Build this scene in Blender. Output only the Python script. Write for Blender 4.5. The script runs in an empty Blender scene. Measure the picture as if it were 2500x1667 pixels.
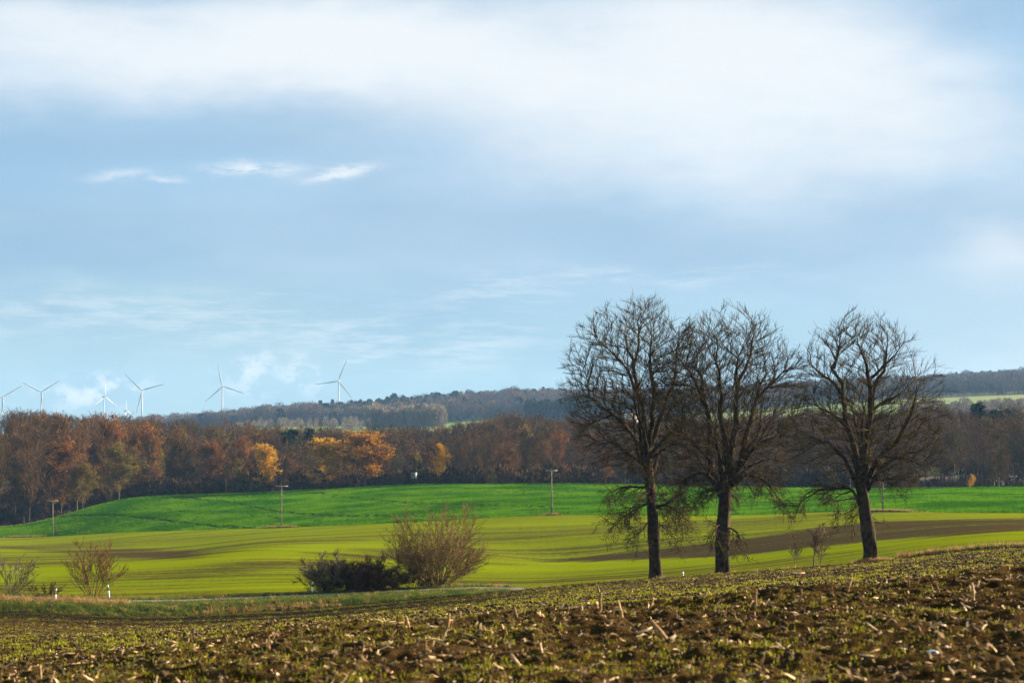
import bpy, math, numpy as np
from math import radians, sin, cos, tan, atan, pi

# ------------------------------------------------------------------ camera
S = bpy.context.scene
COL = S.collection
F = 70.0 / 36.0 * 2500.0            # focal length in photograph pixels
HOR = 1050.0                        # photograph row of the horizon
PITCH = atan((HOR - 833.5) / F)
CZ = 1.5
cam_d = bpy.data.cameras.new('camera'); cam = bpy.data.objects.new('camera', cam_d); COL.objects.link(cam)
cam_d.lens = 70.0; cam_d.sensor_width = 36.0; cam_d.clip_start = 0.1; cam_d.clip_end = 40000
cam.location = (0, 0, CZ); cam.rotation_euler = (pi / 2 + PITCH, 0, 0)
cam_d.dof.use_dof = True; cam_d.dof.focus_distance = 170.0; cam_d.dof.aperture_fstop = 4.5
S.camera = cam

# ------------------------------------------------------------------ light, sky, exposure
SUN_AZ, SUN_EL = radians(67), radians(18)      # azimuth to the right of the view direction
EXPO = 2.1
SKY = 0.10
sd = (sin(SUN_AZ) * cos(SUN_EL), cos(SUN_AZ) * cos(SUN_EL), sin(SUN_EL))
sun_d = bpy.data.lights.new('sun', 'SUN'); sun = bpy.data.objects.new('sun', sun_d); COL.objects.link(sun)
sun_d.energy = 5.0; sun_d.angle = radians(0.53); sun_d.color = (1.0, 0.84, 0.62)
sun.rotation_euler = (pi / 2 - SUN_EL, 0, pi - SUN_AZ)
sun.location = (300, 100, 200)
S.view_settings.view_transform = 'Standard'; S.view_settings.look = 'None'
S.view_settings.exposure = EXPO; S.view_settings.gamma = 1.0; S.view_settings.use_curve_mapping = False
S.render.engine = 'CYCLES'
S.cycles.use_denoising = True
S.cycles.denoiser = 'OPENIMAGEDENOISE'; S.cycles.denoising_input_passes = 'RGB_ALBEDO_NORMAL'; S.cycles.denoising_prefilter = 'NONE'
S.cycles.max_bounces = 6; S.cycles.diffuse_bounces = 2; S.cycles.glossy_bounces = 2
S.cycles.transmission_bounces = 2; S.cycles.transparent_max_bounces = 4; S.cycles.volume_bounces = 0
S.cycles.sample_clamp_indirect = 4.0


class NT:
    """small helper to write node trees"""
    def __init__(s, tree): s.t = tree; s.n = tree.nodes; s.l = tree.links
    def add(s, typ, **kw):
        nd = s.n.new(typ)
        for k, v in kw.items(): setattr(nd, k, v)
        return nd
    def put(s, sock, v):
        if isinstance(v, bpy.types.NodeSocket): s.l.new(v, sock)
        elif v is not None: sock.default_value = v
    def m(s, op, a, b=None, c=None, clamp=False):
        nd = s.add('ShaderNodeMath', operation=op, use_clamp=clamp)
        for i, v in enumerate((a, b, c)):
            if v is not None: s.put(nd.inputs[i], v)
        return nd.outputs[0]
    def vm(s, op, a, b=None):
        nd = s.add('ShaderNodeVectorMath', operation=op)
        s.put(nd.inputs[0], a)
        if b is not None: s.put(nd.inputs[1], b)
        return nd.outputs[0]
    def mix(s, f, a, b):
        nd = s.add('ShaderNodeMix', data_type='RGBA')
        s.put(nd.inputs[0], f); s.put(nd.inputs[6], c4(a)); s.put(nd.inputs[7], c4(b))
        return nd.outputs[2]
    def noise(s, vec, scale, detail=4.0, rough=0.55, dist=0.0):
        nd = s.add('ShaderNodeTexNoise')
        if vec is not None: s.l.new(vec, nd.inputs['Vector'])
        nd.inputs['Scale'].default_value = scale; nd.inputs['Detail'].default_value = detail
        nd.inputs['Roughness'].default_value = rough; nd.inputs['Distortion'].default_value = dist
        return nd.outputs['Fac']
    def ramp(s, f, stops):
        nd = s.add('ShaderNodeValToRGB'); s.put(nd.inputs[0], f)
        e = nd.color_ramp.elements
        while len(e) > 1: e.remove(e[-1])
        e[0].position = stops[0][0]; e[0].color = c4(stops[0][1])
        for p, c in stops[1:]:
            x = e.new(p); x.color = c4(c)
        return nd.outputs[0]
    def step(s, v, a, b):
        nd = s.add('ShaderNodeMapRange', interpolation_type='SMOOTHSTEP')
        s.put(nd.inputs[0], v); nd.inputs[1].default_value = a; nd.inputs[2].default_value = b
        return nd.outputs[0]
    def scalevec(s, v, x, y, z): return s.vm('MULTIPLY', v, (x, y, z))
    def pos(s): return s.add('ShaderNodeNewGeometry').outputs['Position']
    def attr(s, name, typ='GEOMETRY'):
        return s.add('ShaderNodeAttribute', attribute_name=name, attribute_type=typ).outputs['Fac']


def c4(c):
    if isinstance(c, (tuple, list)) and len(c) == 3: return (c[0], c[1], c[2], 1.0)
    if isinstance(c, (int, float)): return (c, c, c, 1.0)
    return c


def dirpx(x, y):
    az = atan((x - 1250) / F); return az, atan((HOR - y) / F * cos(az))


def build_world():
    w = bpy.data.worlds.new('World'); S.world = w; w.use_nodes = True
    t = NT(w.node_tree); t.n.clear()
    out = t.add('ShaderNodeOutputWorld'); bg = t.add('ShaderNodeBackground')
    sky = t.add('ShaderNodeTexSky', sky_type='NISHITA', sun_disc=False)
    sky.sun_elevation = SUN_EL; sky.sun_rotation = SUN_AZ
    sky.air_density = 1.0; sky.dust_density = 0.4; sky.ozone_density = 3.0; sky.altitude = 50
    d = t.add('ShaderNodeTexCoord').outputs['Generated']
    sep = t.add('ShaderNodeSeparateXYZ'); t.l.new(d, sep.inputs[0])
    x, y, z = sep.outputs
    az = t.m('ARCTAN2', x, y); el = t.m('ARCSINE', z)
    comb = t.add('ShaderNodeCombineXYZ'); t.put(comb.inputs[0], az); t.put(comb.inputs[1], el)
    ae = comb.outputs[0]
    # slow warp so that no cloud has a geometric outline
    def nz(sx, sy, ox, det=4.0, rough=0.55, dist=0.0):
        v = t.vm('ADD', t.scalevec(ae, sx, sy, 0), (ox, ox * 1.7, 0.3)); return t.noise(v, 1.0, det, rough, dist)
    w1 = t.m('SUBTRACT', nz(9, 22, 3.1, 3.0), 0.5); w2 = t.m('SUBTRACT', nz(9, 22, 17.3, 3.0), 0.5)
    f1 = t.m('SUBTRACT', nz(45, 110, 8.2, 4.0, 0.6), 0.5)
    azw = t.m('ADD', az, t.m('MULTIPLY', w1, 0.10)); elw = t.m('ADD', t.m('ADD', el, t.m('MULTIPLY', w2, 0.045)), t.m('MULTIPLY', f1, 0.008))
    azs = t.m('ADD', az, t.m('MULTIPLY', f1, 0.012)); els = t.m('ADD', el, t.m('MULTIPLY', f1, 0.0075))
    def blob(px, py, rx, ry, amp, rot=0.0, soft=True, pw=1.0):
        a0, e0 = dirpx(px, py); A = azw if soft else azs; E = elw if soft else els
        dx = t.m('SUBTRACT', A, a0); dy = t.m('SUBTRACT', E, e0)
        c, s_ = cos(rot), sin(rot)
        u = t.m('MULTIPLY', t.m('ADD', t.m('MULTIPLY', dx, c), t.m('MULTIPLY', dy, s_)), F / rx)
        v = t.m('MULTIPLY', t.m('SUBTRACT', t.m('MULTIPLY', dy, c), t.m('MULTIPLY', dx, s_)), F / ry)
        r2 = t.m('ADD', t.m('MULTIPLY', u, u), t.m('MULTIPLY', v, v))
        if pw != 1.0: r2 = t.m('POWER', r2, pw)
        return t.m('MULTIPLY', t.m('EXPONENT', t.m('MULTIPLY', r2, -1.0)), amp)
    def total(bl):
        acc = bl[0]
        for b in bl[1:]: acc = t.m('ADD', acc, b)
        return acc
    # broad soft cloud (bright)
    big = total([blob(350, 105, 640, 95, 1.0, 0.02), blob(900, 120, 330, 100, 0.72, -0.10), blob(1330, 190, 420, 120, 0.62, -0.12),
                 blob(1800, 110, 390, 175, 0.95, -0.10), blob(2120, 240, 360, 130, 0.40, -0.25), blob(1700, 330, 620, 120, 0.42, -0.05),
                 blob(2490, 600, 150, 60, 0.32), blob(2430, 450, 300, 120, 0.04)])
    fib = t.m('ADD', 0.40, t.m('MULTIPLY', nz(16, 60, 33.0, 6.0, 0.62, 0.3), 1.15)); big = t.m('MULTIPLY', big, fib)
    veil = total([blob(480, 760, 560, 95, 0.40, 0.0), blob(120, 900, 700, 140, 0.30), blob(1500, 900, 1500, 90, 0.12), blob(150, 545, 200, 35, 0.22), blob(800, 640, 500, 60, 0.16)])
    streak_n = t.step(nz(30, 210, 5.5, 6.0, 0.66), 0.42, 0.66)
    streak = t.m('MULTIPLY', total([blob(450, 790, 520, 60, 0.26), blob(1050, 830, 330, 40, 0.22), blob(950, 890, 260, 30, 0.26), blob(1600, 680, 260, 26, 0.30), blob(1250, 735, 150, 26, 0.20)]), streak_n)
    wisp_n = t.m('MULTIPLY', t.step(nz(70, 240, 2.2, 6.0, 0.66, 0.4), 0.30, 0.62), 1.25)
    wisp = t.m('MULTIPLY', total([blob(620, 410, 92, 14, 0.58, 0.0, False), blob(838, 418, 72, 13, 0.62, 0.22, False), blob(290, 424, 62, 13, 0.28, 0.12, False), blob(400, 436, 45, 7, 0.3, 0.0, False)]), wisp_n)
    cum_n = t.step(nz(85, 120, 9.9, 6.0, 0.6), 0.44, 0.62)
    cum = t.m('MULTIPLY', total([blob(190, 965, 90, 34, 0.55, 0, False), blob(280, 945, 70, 30, 0.55, 0, False), blob(610, 895, 60, 26, 0.5, 0.5, False), blob(740, 915, 45, 36, 0.62, -0.8, False), blob(640, 940, 70, 36, 0.4, 0, False)]), cum_n)
    # clouds of the same kind all round the rest of the sky
    gen = t.m('MULTIPLY', t.step(nz(2.6, 7.5, 40.0, 5.0, 0.5), 0.44, 0.72), 0.75)
    infr = t.m('MULTIPLY', blob(1250, 560, 1700, 800, 1.0, 0.0, False, 3.0), 1.0)
    gen = t.m('MULTIPLY', gen, t.m('SUBTRACT', 1.0, t.m('MULTIPLY', infr, 0.85)))
    dens = t.m('ADD', t.m('ADD', big, gen), t.m('ADD', wisp, t.m('ADD', streak, cum)), None)
    dens = t.m('MINIMUM', dens, 1.15)
    dens = t.m('SUBTRACT', 1.0, t.m('EXPONENT', t.m('MULTIPLY', dens, -1.9)))
    # thin high layer gives the blue its milky tone
    nish = t.add('ShaderNodeMix', data_type='RGBA', blend_type='MULTIPLY'); nish.inputs[0].default_value = 1.0
    t.l.new(sky.outputs[0], nish.inputs[6]); nish.inputs[7].default_value = (SKY, SKY, SKY, 1)
    lay = t.m('ADD', 0.90, t.m('MULTIPLY', w1, 0.2), None, True)
    thin = t.mix(t.step(el, -0.02, 0.10), (0.165, 0.246, 0.256), (0.124, 0.202, 0.280))
    base = t.mix(lay, nish.outputs[2], thin)
    base = t.mix(t.m('MULTIPLY', veil, 1.0, None, True), base, (0.190, 0.262, 0.270))
    # slightly greyer belly of the cloud where it thins out
    grey = t.m('ADD', t.m('MULTIPLY', t.step(nz(14, 34, 61.0, 4.0), 0.35, 0.75), 0.6), total([blob(1300, 570, 1500, 75, 1.3), blob(100, 620, 420, 55, 0.9), blob(900, 300, 600, 60, 0.5)]), None, True)
    base = t.mix(t.m('MULTIPLY', grey, 0.55), base, (0.116, 0.186, 0.262))
    col = t.mix(dens, base, (0.372, 0.382, 0.386))
    t.l.new(col, bg.inputs[0]); bg.inputs[1].default_value = 0.60
    t.l.new(bg.outputs[0], out.inputs[0])
    w.cycles.sampling_method = 'MANUAL'; w.cycles.sample_map_resolution = 512


build_world()

# ------------------------------------------------------------------ general helpers
RNG = np.random.default_rng(11)


def props(o, label=None, cat=None, group=None, kind=None):
    if label: o['label'] = label
    if cat: o['category'] = cat
    if group: o['group'] = group
    if kind: o['kind'] = kind
    return o


def link(o, parent=None):
    COL.objects.link(o)
    if parent is not None: o.parent = parent
    return o


def empty(name, loc, label, cat, group=None, rz=0.0):
    o = bpy.data.objects.new(name, None); o.empty_display_size = 0.3
    COL.objects.link(o); o.location = loc; o.rotation_euler = (0, 0, rz)
    return props(o, label, cat, group)


def mk(name, verts, faces, mat=None, smooth=False):
    """mesh from a vertex array and one face array or a list of face arrays (each M x k)"""
    me = bpy.data.meshes.new(name)
    v = np.ascontiguousarray(verts, dtype=np.float32)
    fl = [np.asarray(f, dtype=np.int32) for f in (faces if isinstance(faces, list) and isinstance(faces[0], np.ndarray) else [np.asarray(faces)]) if len(f)]
    me.vertices.add(len(v)); me.vertices.foreach_set('co', v.ravel())
    loops = np.concatenate([f.ravel() for f in fl])
    tot = np.concatenate([np.full(len(f), f.shape[1], np.int32) for f in fl])
    me.loops.add(len(loops)); me.loops.foreach_set('vertex_index', loops)
    me.polygons.add(len(tot)); st = np.zeros(len(tot), np.int32); st[1:] = np.cumsum(tot)[:-1]
    me.polygons.foreach_set('loop_start', st); me.polygons.foreach_set('loop_total', tot)
    if smooth: me.polygons.foreach_set('use_smooth', np.ones(len(tot), dtype=bool))
    if mat is not None: me.materials.append(mat)
    me.update(calc_edges=True); me.validate()
    return me


def fattr(me, name, arr):
    a = me.attributes.new(name, 'FLOAT', 'POINT'); a.data.foreach_set('value', np.ascontiguousarray(arr, dtype=np.float32).ravel())


def ob(name, me, parent=None, **kw):
    o = bpy.data.objects.new(name, me); link(o, parent); return props(o, **kw)


class MB:
    """collects boxes, tubes and other pieces that belong to ONE mesh"""
    def __init__(s): s.v = []; s.f = {}; s.n = 0
    def add(s, v, *fs):
        v = np.asarray(v, float).reshape(-1, 3)
        for f in fs:
            f = np.asarray(f, int); s.f.setdefault(f.shape[1], []).append(f + s.n)
        s.v.append(v); s.n += len(v); return s
    def box(s, c, h, rz=0.0, taper=1.0):
        x = np.array([[-1, -1, -1], [1, -1, -1], [1, 1, -1], [-1, 1, -1], [-1, -1, 1], [1, -1, 1], [1, 1, 1], [-1, 1, 1]], float)
        x = x * np.array(h); x[4:, :2] *= taper
        R = np.array([[cos(rz), -sin(rz), 0], [sin(rz), cos(rz), 0], [0, 0, 1]])
        return s.add(x @ R.T + np.array(c), [[0, 3, 2, 1], [4, 5, 6, 7], [0, 1, 5, 4], [1, 2, 6, 5], [2, 3, 7, 6], [3, 0, 4, 7]])
    def tube(s, P, R, sides=8):
        v, f, caps = tubes(np.asarray([P], float), np.asarray([R], float), sides, True)
        return s.add(v, f, *caps)
    def mesh(s, name, mat, smooth=False):
        return mk(name, np.concatenate(s.v), [np.concatenate(x) for x in s.f.values()], mat, smooth)


def norm(a): return a / np.maximum(np.linalg.norm(a, axis=-1, keepdims=True), 1e-9)


def tubes(P, R, sides, caps=False):
    """P: N x S x 3 polylines, R: N x S radii -> vertices and quads, vectorised"""
    N, Sg, _ = P.shape
    T = np.empty_like(P); T[:, 1:-1] = P[:, 2:] - P[:, :-2]; T[:, 0] = P[:, 1] - P[:, 0]; T[:, -1] = P[:, -1] - P[:, -2]
    T = norm(T)
    ref = np.where(np.abs(T[:, :1, 2:3]) > 0.9, np.array([1.0, 0.13, 0]), np.array([0.0, 0.13, 1.0]))
    A = norm(np.cross(T, np.broadcast_to(ref, T.shape))); B = np.cross(T, A)
    an = np.arange(sides) * 2 * pi / sides
    V = P[:, :, None] + R[:, :, None, None] * (np.cos(an)[None, None, :, None] * A[:, :, None] + np.sin(an)[None, None, :, None] * B[:, :, None])
    i = (np.arange(N) * Sg * sides)[:, None, None] + (np.arange(Sg - 1) * sides)[None, :, None] + np.arange(sides)[None, None]
    j = np.roll(np.arange(sides), -1) - np.arange(sides)
    q = np.stack([i, i + j, i + j + sides, i + sides], -1).reshape(-1, 4)
    if not caps: return V.reshape(-1, 3), q
    c = [np.array([np.arange(sides)[::-1] + n * Sg * sides]) for n in range(N)] + [np.array([np.arange(sides) + (n * Sg + Sg - 1) * sides]) for n in range(N)]
    return V.reshape(-1, 3), q, c


def ico(sub=1):
    import bmesh
    b = bmesh.new(); bmesh.ops.create_icosphere(b, subdivisions=sub, radius=1.0); b.verts.ensure_lookup_table()
    v = np.array([x.co[:] for x in b.verts]); f = np.array([[x.index for x in q.verts] for q in b.faces]); b.free()
    return v, f


def _h(ix, iy, seed):
    n = (ix.astype(np.int64) * 374761393 + iy.astype(np.int64) * 668265263 + seed * 974711) & 0x7fffffff
    n = ((n ^ (n >> 13)) * 1274126177) & 0x7fffffff
    return ((n ^ (n >> 16)) & 0xffff) / 65535.0


def vn(x, y, seed=0):
    x = np.asarray(x, float); y = np.asarray(y, float)
    ix = np.floor(x); iy = np.floor(y); fx = x - ix; fy = y - iy
    fx = fx * fx * (3 - 2 * fx); fy = fy * fy * (3 - 2 * fy); ix = ix.astype(np.int64); iy = iy.astype(np.int64)
    a = _h(ix, iy, seed); b = _h(ix + 1, iy, seed); c = _h(ix, iy + 1, seed); d = _h(ix + 1, iy + 1, seed)
    return (a + (b - a) * fx) * (1 - fy) + (c + (d - c) * fx) * fy


def fbm(x, y, seed=0, octs=4, g=0.5):
    s = 0; a = 1.0; tot = 0
    for o in range(octs):
        s = s + a * vn(x * 2 ** o + 13.7 * o, y * 2 ** o + 5.1 * o, seed + o); tot += a; a *= g
    return s / tot


def pchip(x, y, xi):
    x = np.asarray(x, float); y = np.asarray(y, float); xi = np.clip(xi, x[0], x[-1])
    h = np.diff(x); d = np.diff(y) / h
    m = np.zeros_like(y); m[0] = d[0]; m[-1] = d[-1]
    w1 = 2 * h[1:] + h[:-1]; w2 = h[1:] + 2 * h[:-1]
    same = d[:-1] * d[1:] > 0
    with np.errstate(divide='ignore', invalid='ignore'):
        mm = (w1 + w2) / (w1 / d[:-1] + w2 / d[1:])
    m[1:-1] = np.where(same, mm, 0.0)
    k = np.clip(np.searchsorted(x, xi) - 1, 0, len(h) - 1); tt = (xi - x[k]) / h[k]
    return ((2 * tt**3 - 3 * tt**2 + 1) * y[k] + (tt**3 - 2 * tt**2 + tt) * h[k] * m[k] + (-2 * tt**3 + 3 * tt**2) * y[k + 1] + (tt**3 - tt**2) * h[k] * m[k + 1])


def slope(py): return np.tan(PITCH + np.arctan((833.5 - np.asarray(py, float)) / F))


def at(px, py, Y):
    cy = (833.5 - py) / F; dy = cos(PITCH) - cy * sin(PITCH); dz = sin(PITCH) + cy * cos(PITCH)
    return np.array([(px - 1250) / F * Y / dy, Y, CZ + dz * Y / dy])


def topx(X, Y, Z):
    r = (Z - CZ) / Y; cy = np.tan(np.arctan(r) - PITCH); dy = cos(PITCH) - cy * sin(PITCH)
    return 1250 + F * X / Y * dy, 833.5 - F * cy


# ------------------------------------------------------------------ lie of the land: knots (distance, row) for eleven bearings
CX = np.array([-400, 0, 350, 700, 1050, 1400, 1750, 2100, 2500, 2900], float)
def row(a): return np.array([a[0]] + list(a) + [a[-1]], float)
Yc = row([17, 17.5, 18, 18.5, 19, 20, 21, 22]);            Pc = row([1643, 1598, 1556, 1530, 1505, 1474, 1441, 1402])
Ye = row([150, 155, 162, 165, 163, 158, 150, 140]);        Pe = row([1491, 1502, 1488, 1457, 1428, 1402, 1374, 1338])
Pr = row([1471, 1481, 1468, 1451, 1436, 1410, 1384, 1349])
Ps = row([1467, 1476, 1463, 1446, 1433, 1407, 1380, 1345])
Yh = row([260, 260, 270, 280, 260, 240, 225, 215]);        Ph = row([1385, 1368, 1336, 1345, 1375, 1361, 1329, 1299])
Yv = Yh + row([40, 45, 45, 40, 40, 40, 40, 38]);           Pv = row([1377, 1369, 1337, 1337, 1370, 1362, 1330, 1298])
Ym = row([390, 380, 370, 360, 345, 325, 310, 298]);        Pm = row([1340, 1338, 1312, 1302, 1302, 1302, 1286, 1272])
Yb = row([525, 490, 453, 435, 422, 400, 378, 345]);        Pb = row([1312, 1297, 1287, 1272, 1256, 1258, 1248, 1252])
Yg = row([548, 600, 610, 600, 580, 560, 530, 500]);        Pg = row([1288, 1214, 1200, 1183, 1182, 1187, 1193, 1190])
Zf = row([-27, -27, -29, -29, -26, -26, -23, -21])
UC = (CX - 1250) / F


def knots(u):
    px = np.clip(1250 + u * F, -400, 2900)
    g = lambda a: pchip(CX, a, px)
    yc, pc, ye, pe = g(Yc), g(Pc), g(Ye), g(Pe)
    yh, ph, yv, pv, ym, pm, yb, pb, yg, pg = [g(a) for a in (Yh, Ph, Yv, Pv, Ym, Pm, Yb, Pb, Yg, Pg)]
    pr, ps, zf = g(Pr), g(Ps), g(Zf)
    lf = np.clip((1420 - px) / 260, 0, 1); Z = lambda Y, P: CZ + slope(P) * Y
    zc = Z(yc, pc); za = Z(yc * 2.3, pc); ze = Z(ye, pe)
    mid = lambda t_: (yc * 2.3 + t_ * (ye - yc * 2.3), za + t_ * (ze - za) - (0.55 * lf * 4 * t_ * (1 - t_) if t_ > 0.3 else 0))
    K = [(2.0, 0.12 + 0 * u), (9.0, 0.18 * zc + 0.08), (yc, zc), (yc * 1.55, Z(yc * 1.55, pc + 9)), (yc * 2.3, Z(yc * 2.3, pc)),
         mid(0.25), mid(0.5), mid(0.75), mid(0.93), (ye, Z(ye, pe) - 0.12 * lf), (ye + 1.9, Z(ye + 1.9, pr + 2) - 0.35 * (1 - lf)), (ye + 10.5, Z(ye + 4, pr) + 0.05 - 0.55 * (1 - lf)),
         (ye + 16, Z(ye + 16, ps)), (yh, Z(yh, ph)), (yv, Z(yv, pv)), (ym, Z(ym, pm)), (yb, Z(yb, pb)),
         (0.55 * yb + 0.45 * yg, 0.50 * Z(yb, pb) + 0.50 * Z(yg, pg) + 0.25), (yg, Z(yg, pg)), (yg + 45, Z(yg, pg) - 4.0), (yg + 130, zf), (1000 + 0 * u, zf + 1)]
    return np.array([[np.broadcast_to(a, u.shape), np.broadcast_to(b, u.shape)] for a, b in K])      # K x 2 x nu


UT = np.linspace(-0.42, 0.42, 421); LY = np.linspace(math.log(2.0), math.log(1000.0), 1500)
_K = knots(UT); TAB = np.array([pchip(_K[:, 0, i], _K[:, 1, i], np.exp(LY)) for i in range(len(UT))])


def zt(X, Y):
    X = np.asarray(X, float); Y = np.clip(np.asarray(Y, float), 2.001, 999.9)
    a = (np.clip(X / Y, UT[0], UT[-1] - 1e-6) - UT[0]) / (UT[1] - UT[0]); b = (np.log(Y) - LY[0]) / (LY[1] - LY[0])
    i = np.clip(a.astype(int), 0, len(UT) - 2); j = np.clip(b.astype(int), 0, len(LY) - 2); fa = a - i; fb = b - j
    return (TAB[i, j] * (1 - fa) + TAB[i + 1, j] * fa) * (1 - fb) + (TAB[i, j + 1] * (1 - fa) + TAB[i + 1, j + 1] * fa) * fb


def kn(u, i): return knots(np.asarray(u, float))[i, 0]
def uof(px): return (px - 1250) / F


# far hills, beyond the forest
FX = np.array([-2500, -400, 0, 400, 700, 950, 1250, 1600, 2000, 2250, 2500, 2900, 4500], float)
FY = [1000, 1450, 1900, 2250, 2900, 3600, 5000, 7400]
FP = [None, [1085, 1080, 1078, 1074, 1068, 1066, 1064, 1056, 1040, 1030, 1026, 1010, 1000],
      [1078, 1074, 1072, 1064, 1045, 1049, 1040, 1032, 1008, 992, 985, 975, 968],
      [1076, 1073, 1071, 1065, 1042, 1041, 1026, 1020, 992, 975, 966, 955, 950],
      [1074, 1072, 1069, 1062, 1036, 1015, 993, 990, 972, 961, 947, 932, 922],
      [1072, 1070, 1067, 1064, 1046, 1024, 1000, 996, 970, 953, 934, 919, 909],
      [1068, 1066, 1066, 1064, 1055, 1040, 1015, 1000, 985, 970, 955, 945, 940],
      [1064, 1062, 1062, 1062, 1060, 1050, 1040, 1030, 1020, 1015, 1010, 1005, 1000]]
FT_U = np.linspace(-0.75, 0.66, 300); FT_Y = np.linspace(1000, 7400, 400)
def _far():
    px = 1250 + FT_U * F; Z = []
    for Yv_, P in zip(FY, FP):
        if P is None: Z.append(zt(FT_U * 999, np.full_like(FT_U, 999.0)))
        else: Z.append(CZ + slope(pchip(FX, P, px)) * Yv_)
    Z = np.array(Z)
    return np.array([pchip(FY, Z[:, i], FT_Y) for i in range(len(FT_U))])
FTAB = _far()


def zfar(X, Y):
    X = np.asarray(X, float); Y = np.asarray(Y, float)
    a = np.clip((X / Y - FT_U[0]) / (FT_U[1] - FT_U[0]), 0, len(FT_U) - 1.001); b = np.clip((Y - FT_Y[0]) / (FT_Y[1] - FT_Y[0]), 0, len(FT_Y) - 1.001)
    i = a.astype(int); j = b.astype(int); fa = a - i; fb = b - j
    return (FTAB[i, j] * (1 - fa) + FTAB[i + 1, j] * fa) * (1 - fb) + (FTAB[i, j + 1] * (1 - fa) + FTAB[i + 1, j + 1] * fa) * fb


# ------------------------------------------------------------------ materials
def mat_new(name):
    m = bpy.data.materials.new(name); m.use_nodes = True; t = NT(m.node_tree); t.n.clear()
    out = t.add('ShaderNodeOutputMaterial'); return m, t, out


def pbr(t, out, col, rough=0.9, spec=0.2, bump=None, bstr=0.5, bdist=0.05, transl=0.0, tcol=None):
    p = t.add('ShaderNodeBsdfPrincipled'); t.put(p.inputs['Base Color'], c4(col)); t.put(p.inputs['Roughness'], rough)
    p.inputs['Specular IOR Level'].default_value = spec
    if bump is not None:
        b = t.add('ShaderNodeBump'); b.inputs['Strength'].default_value = bstr; b.inputs['Distance'].default_value = bdist
        t.l.new(bump, b.inputs['Height']); t.l.new(b.outputs[0], p.inputs['Normal'])
    sh = p.outputs[0]
    if transl > 0:
        tr = t.add('ShaderNodeBsdfTranslucent'); t.put(tr.inputs[0], c4(tcol if tcol is not None else col))
        mx = t.add('ShaderNodeMixShader'); mx.inputs[0].default_value = transl
        t.l.new(sh, mx.inputs[1]); t.l.new(tr.outputs[0], mx.inputs[2]); sh = mx.outputs[0]
    t.l.new(sh, out.inputs[0]); return p


def rnd(t): return t.add('ShaderNodeObjectInfo').outputs['Random']


def m_plain(name, col, rough=0.8, spec=0.2, var=0.25, scale=3.0):
    m, t, o = mat_new(name); n = t.noise(t.pos(), scale, 5)
    pbr(t, o, t.mix(n, tuple(c * (1 - var) for c in col), tuple(c * (1 + var) for c in col)), rough, spec); return m


def m_bark(name, dark, light, scale=3.0, moss=None):
    m, t, o = mat_new(name); P = t.pos()
    n = t.noise(P, scale, 6, 0.65); g = t.noise(t.scalevec(P, 9, 9, 1.6), 1.0, 5, 0.6)
    c = t.mix(t.step(t.m('ADD', t.m('MULTIPLY', n, 0.6), t.m('MULTIPLY', g, 0.4)), 0.40, 0.66), dark, light)
    if moss: c = t.mix(t.m('MULTIPLY', t.step(t.noise(P, 0.9, 4), 0.48, 0.62), 0.75), c, moss)
    pbr(t, o, c, 0.95, 0.1, g, 0.9, 0.08); return m


def m_rand(name, stops, rough=0.9, transl=0.0, fine=2.0, amp=0.35, gain=1.0):
    """colour differs from tree to tree (object random) and a little within one"""
    m, t, o = mat_new(name)
    r = t.m('ADD', rnd(t), t.m('MULTIPLY', t.m('SUBTRACT', t.noise(t.pos(), fine, 3), 0.5), amp), None, True)
    c = t.ramp(r, stops); pbr(t, o, c, rough, 0.15, transl=transl); return m


def m_leaf(name, a, b, transl=0.45, scale=0.6, rough=0.7):
    m, t, o = mat_new(name); n = t.noise(t.pos(), scale, 4, 0.6)
    c = t.mix(t.step(n, 0.36, 0.64), a, b); pbr(t, o, c, rough, 0.0 if rough == 1.0 else 0.2, transl=transl); return m


def m_soil():
    m, t, o = mat_new('tilled_soil'); P = t.pos()
    n1 = t.noise(P, 5.0, 7, 0.65); n2 = t.noise(P, 40.0, 4, 0.6); big = t.noise(t.scalevec(P, 0.05, 0.12, 0.1), 1.0, 4)
    c = t.mix(t.step(n1, 0.3, 0.7), (0.018, 0.010, 0.004), (0.072, 0.042, 0.015))
    c = t.mix(t.m('MULTIPLY', t.step(n2, 0.5, 0.75), 0.3), c, (0.11, 0.070, 0.03))
    # thin green cover of seedlings and weeds, thicker in patches
    gn = t.noise(P, 2.2, 6, 0.7); gf = t.m('MULTIPLY', t.step(t.m('ADD', gn, t.m('MULTIPLY', t.m('SUBTRACT', big, 0.5), 0.7)), 0.47, 0.62), t.attr('cover'))
    c = t.mix(gf, c, (0.078, 0.074, 0.006))
    pbr(t, o, c, 0.95, 0.1, t.m('ADD', n1, t.m('MULTIPLY', n2, 0.4)), 0.9, 0.08).inputs['Specular IOR Level'].default_value = 0.0; return m


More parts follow.
